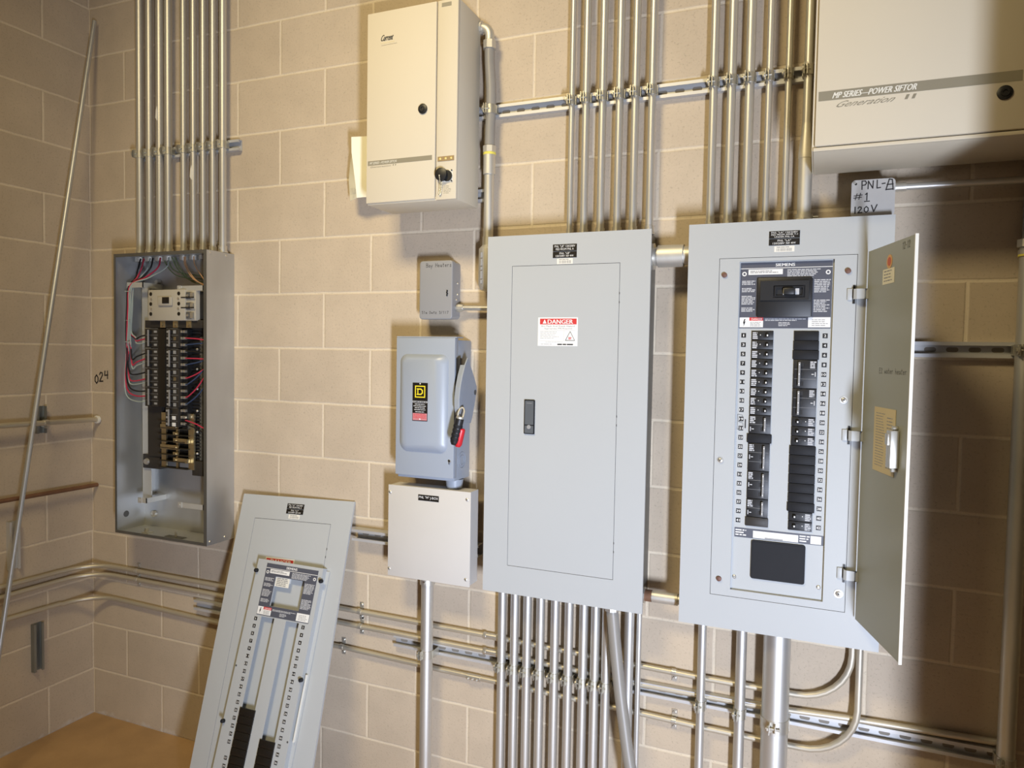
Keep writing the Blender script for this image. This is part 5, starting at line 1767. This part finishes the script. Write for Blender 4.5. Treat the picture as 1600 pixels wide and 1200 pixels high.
sm = MB().prism(circle(2.9780, 2.0735, 0.0030, 12), Y - 0.0002, Y - 0.0006, 0)
sm.tube([(2.9750, Y, 2.0765), (2.9750, Y - 0.003, 2.0765)], 0.0035, 8, 1)
obj('cover_screw', sm, [M['engraved'], M['screw']], cv)
t = thing('conduit', 'horizontal tube running right from the box lettered PNL-A, under the large cream cabinet', 'conduit', (3.2, -0.055, 2.066))
obj('pipe', MB().cyl((3.084, -0.060, 2.067), (RX - 0.001, -0.060, 2.060), 0.0090, 16), M['emt'], t)
obj('connector', MB().tube([(3.0675, -0.060, 2.067), (3.073, -0.060, 2.067), (3.0731, -0.060, 2.067), (3.098, -0.060, 2.067)], [0.0145, 0.0145, 0.0118, 0.0118], 12), M['screw'], t)

# ================================================================== LEANING COVER
R3 = ((0.9984, -0.0439, -0.0359), (0.0529, 0.9492, 0.3103), (0.0204, -0.3117, 0.9500))
TL = Vector((0.8791, -0.0346, 1.0600))
LF = Matrix(((R3[0][0], R3[0][1], R3[0][2], TL.x), (R3[1][0], R3[1][1], R3[1][2], TL.y), (R3[2][0], R3[2][1], R3[2][2], TL.z), (0, 0, 0, 1)))
LF = LF @ Matrix.Identity(4)
# local frame: x right along the top edge, -y out of the face, z up along the cover; origin at the top left corner
CW, CH = 0.4895, 1.108
base = LF @ Matrix.Translation((CW / 2, 0, -CH))
lv = thing('panel_cover', 'loose gray panel cover leaning on the wall, partly behind its breaker frame', 'panel cover', None, None, base)
hx0, hx1, hz0, hz1 = 0.0710, 0.4070, -1.0250, -0.0870
c = MB()
c.frame(0, CW, -CH, 0, hx0, hx1, hz0, hz1, 0, 0.002)
c.box(0, 0.002, 0.002, 0.009, -CH, 0)
c.box(CW - 0.002, CW, 0.002, 0.009, -CH, 0)
c.box(0.002, CW - 0.002, 0.002, 0.009, -0.002, 0)
c.box(0.002, CW - 0.002, 0.002, 0.009, -CH, -CH + 0.002)
obj('cover_plate', c, M['gray'], lv, LF)
obj('door_seam', MB().frame(hx0 - 0.004, hx1 + 0.004, hz0 - 0.004, hz1 + 0.004, hx0 + 0.004, hx1 - 0.004, hz0 + 0.004, hz1 - 0.004, 0.0024, 0.003), M['seam'], lv, LF)
ddr = obj('door', MB().box(hx0 + 0.0014, hx1 - 0.0014, 0, 0.002, hz0 + 0.0014, hz1 - 0.0014), M['gray'], lv, LF)
hm = MB()
for k in (-1, 1):
    hm.box(hx1 - 0.0015, hx1 + 0.0015, -0.0002, -0.0006, -0.190 + k * 0.014 - 0.004, -0.190 + k * 0.014 + 0.004)
obj('hinge_notch', hm, M['seam'], ddr, LF)
dm = MB()
plate(dm, 0.1540, 0.2800, -0.3100, -0.2245, -0.0002, 0, 0.0004)
dm.quad((0.158, -0.0009, -0.2450), (0.276, -0.0009, -0.2450), (0.276, -0.0009, -0.2285), (0.158, -0.0009, -0.2285), 1)
text(dm, 'DANGER', 0.1780, -0.2440, 0.2680, -0.2310, -0.0012, 0, 0, 0.0006)
obj('danger_sticker', dm, [M['white'], M['red']], ddr, LF, label='red DANGER sticker half hidden')
name_label(lv, 0.2070, 0.2810, -0.0620, -0.0245, -0.0002, ['PNL "LC" 120/208V', 'FED FROM PNL A'], ['PNL "LC"', '120/208V 3Ø 4W'], LF)

# the breaker frame (dead front) standing on the floor and leaning on that cover
DFR = LF @ Matrix.Translation((0.185, -0.026, -0.245)) @ Matrix.Rotation(math.radians(2.2), 4, 'Y')
# local: origin at the top left of its instruction plate, x right, -y out, z up
DH = 0.868
base = DFR @ Matrix.Translation((0.11, 0, -DH + 0.012))
dfx = thing('panel_insert', 'loose gray breaker frame with numbered slots leaning on the loose cover', 'breaker frame', None, None, base)
fx0, fx1, fz0, fz1 = -0.042, 0.238, -DH + 0.012, 0.010
sl = (0.0230, 0.0790, 0.1290, 0.1830)
st_, sb_ = -0.1845, -0.1845 - 21 * P
wx0, wx1, wz0, wz1 = 0.0480, 0.1720, -0.1455, -0.0430
d = MB()
ypl = 0.002
d.box(fx0, wx0, 0, ypl, st_, fz1)
d.box(wx1, fx1, 0, ypl, st_, fz1)
d.box(wx0, wx1, 0, ypl, wz1, fz1)
d.box(wx0, wx1, 0, ypl, st_, wz0)
d.box(fx0, sl[0], 0, ypl, fz0, st_)
d.box(sl[1], sl[2], 0, ypl, fz0, st_)
d.box(sl[3], fx1, 0, ypl, fz0, st_)
d.box(sl[0], sl[1], 0, ypl, fz0, sb_)
d.box(sl[2], sl[3], 0, ypl, fz0, sb_)
fpl = obj('frame_plate', d, M['gray'], dfx, DFR)
fl = MB()
fl.box(fx0, fx0 + 0.002, ypl, 0.024, fz0, fz1)
fl.box(fx1 - 0.002, fx1, ypl, 0.024, fz0, fz1)
fl.box(fx0 - 0.012, fx0, 0.022, 0.024, fz0, fz1 - 0.008)
fl.box(fx1, fx1 + 0.014, 0.022, 0.024, fz0, fz1 - 0.008)
fl.box(fx0 + 0.002, fx1 - 0.002, ypl, 0.014, fz1 - 0.002, fz1)
obj('side_flange', fl, M['gray'], dfx, DFR)
hook = MB().box(0.245, 0.248, 0.010, 0.020, -0.56, -0.345)
obj('wire_hold', hook, M['offwhite'], dfx, DFR, label='bright bare edge strip')
big_label(fpl, 0.0, 0.2210, -0.1810, -0.0005, -0.0001, wx0, wx1, wz0, wz1, DFR)
wp = MB()
plate(wp, 0.0490, 0.108, -0.076, -0.043, 0.0035, 0, 0.001)
greek(wp, 0.054, 0.104, -0.074, -0.045, 5, 0.0020, 1, 301, 0.5, 0.2)
wp.frame(0.045, 0.175, -0.149, -0.040, 0.048, 0.172, -0.1455, -0.043, 0.002, 0.006, 2)
obj('window_sticker', wp, [M['offwhite'], M['greyprint'], M['gray']], dfx, DFR)
for k in range(21):
    z = -0.1955 - k * P
    if k != 17:
        number_plate(fpl, 2 * k + 1, 0.0010, z, -0.0001, DFR, 0.0060)
    number_plate(fpl, 2 * k + 2, 0.2030, z, -0.0001, DFR, 0.0060)
fzl = -0.4885
k = 0
while fzl - (k + 1) * P > sb_:
    filler_plate(dfx, sl[0], sl[1], fzl - k * P, -0.0005, P, DFR, 0.004, 'engraved')
    k += 1
fzl = -0.5700
k = 0
while fzl - (k + 1) * P > sb_:
    filler_plate(dfx, sl[2], sl[3], fzl - k * P, -0.0005, P, DFR, 0.004, 'engraved')
    k += 1
for (x, z) in ((fx0 + 0.004, -0.032), (fx1 + 0.003, -0.033), (fx0 + 0.003, -0.545), (fx1 + 0.001, -0.362)):
    obj('captive_screw', MB().tube([(x, 0.0, z), (x, -0.010, z), (x, -0.014, z)], [0.0072, 0.0072, 0.004], 10), M['filler'], dfx, DFR)
for (x, z) in ((fx0 + 0.004, -0.362), (fx1 - 0.006, -0.560)):
    obj('screw_hole', MB().prism(circle(x, z, 0.0035, 10), -0.0002, -0.0006), M['seam'], dfx, DFR)
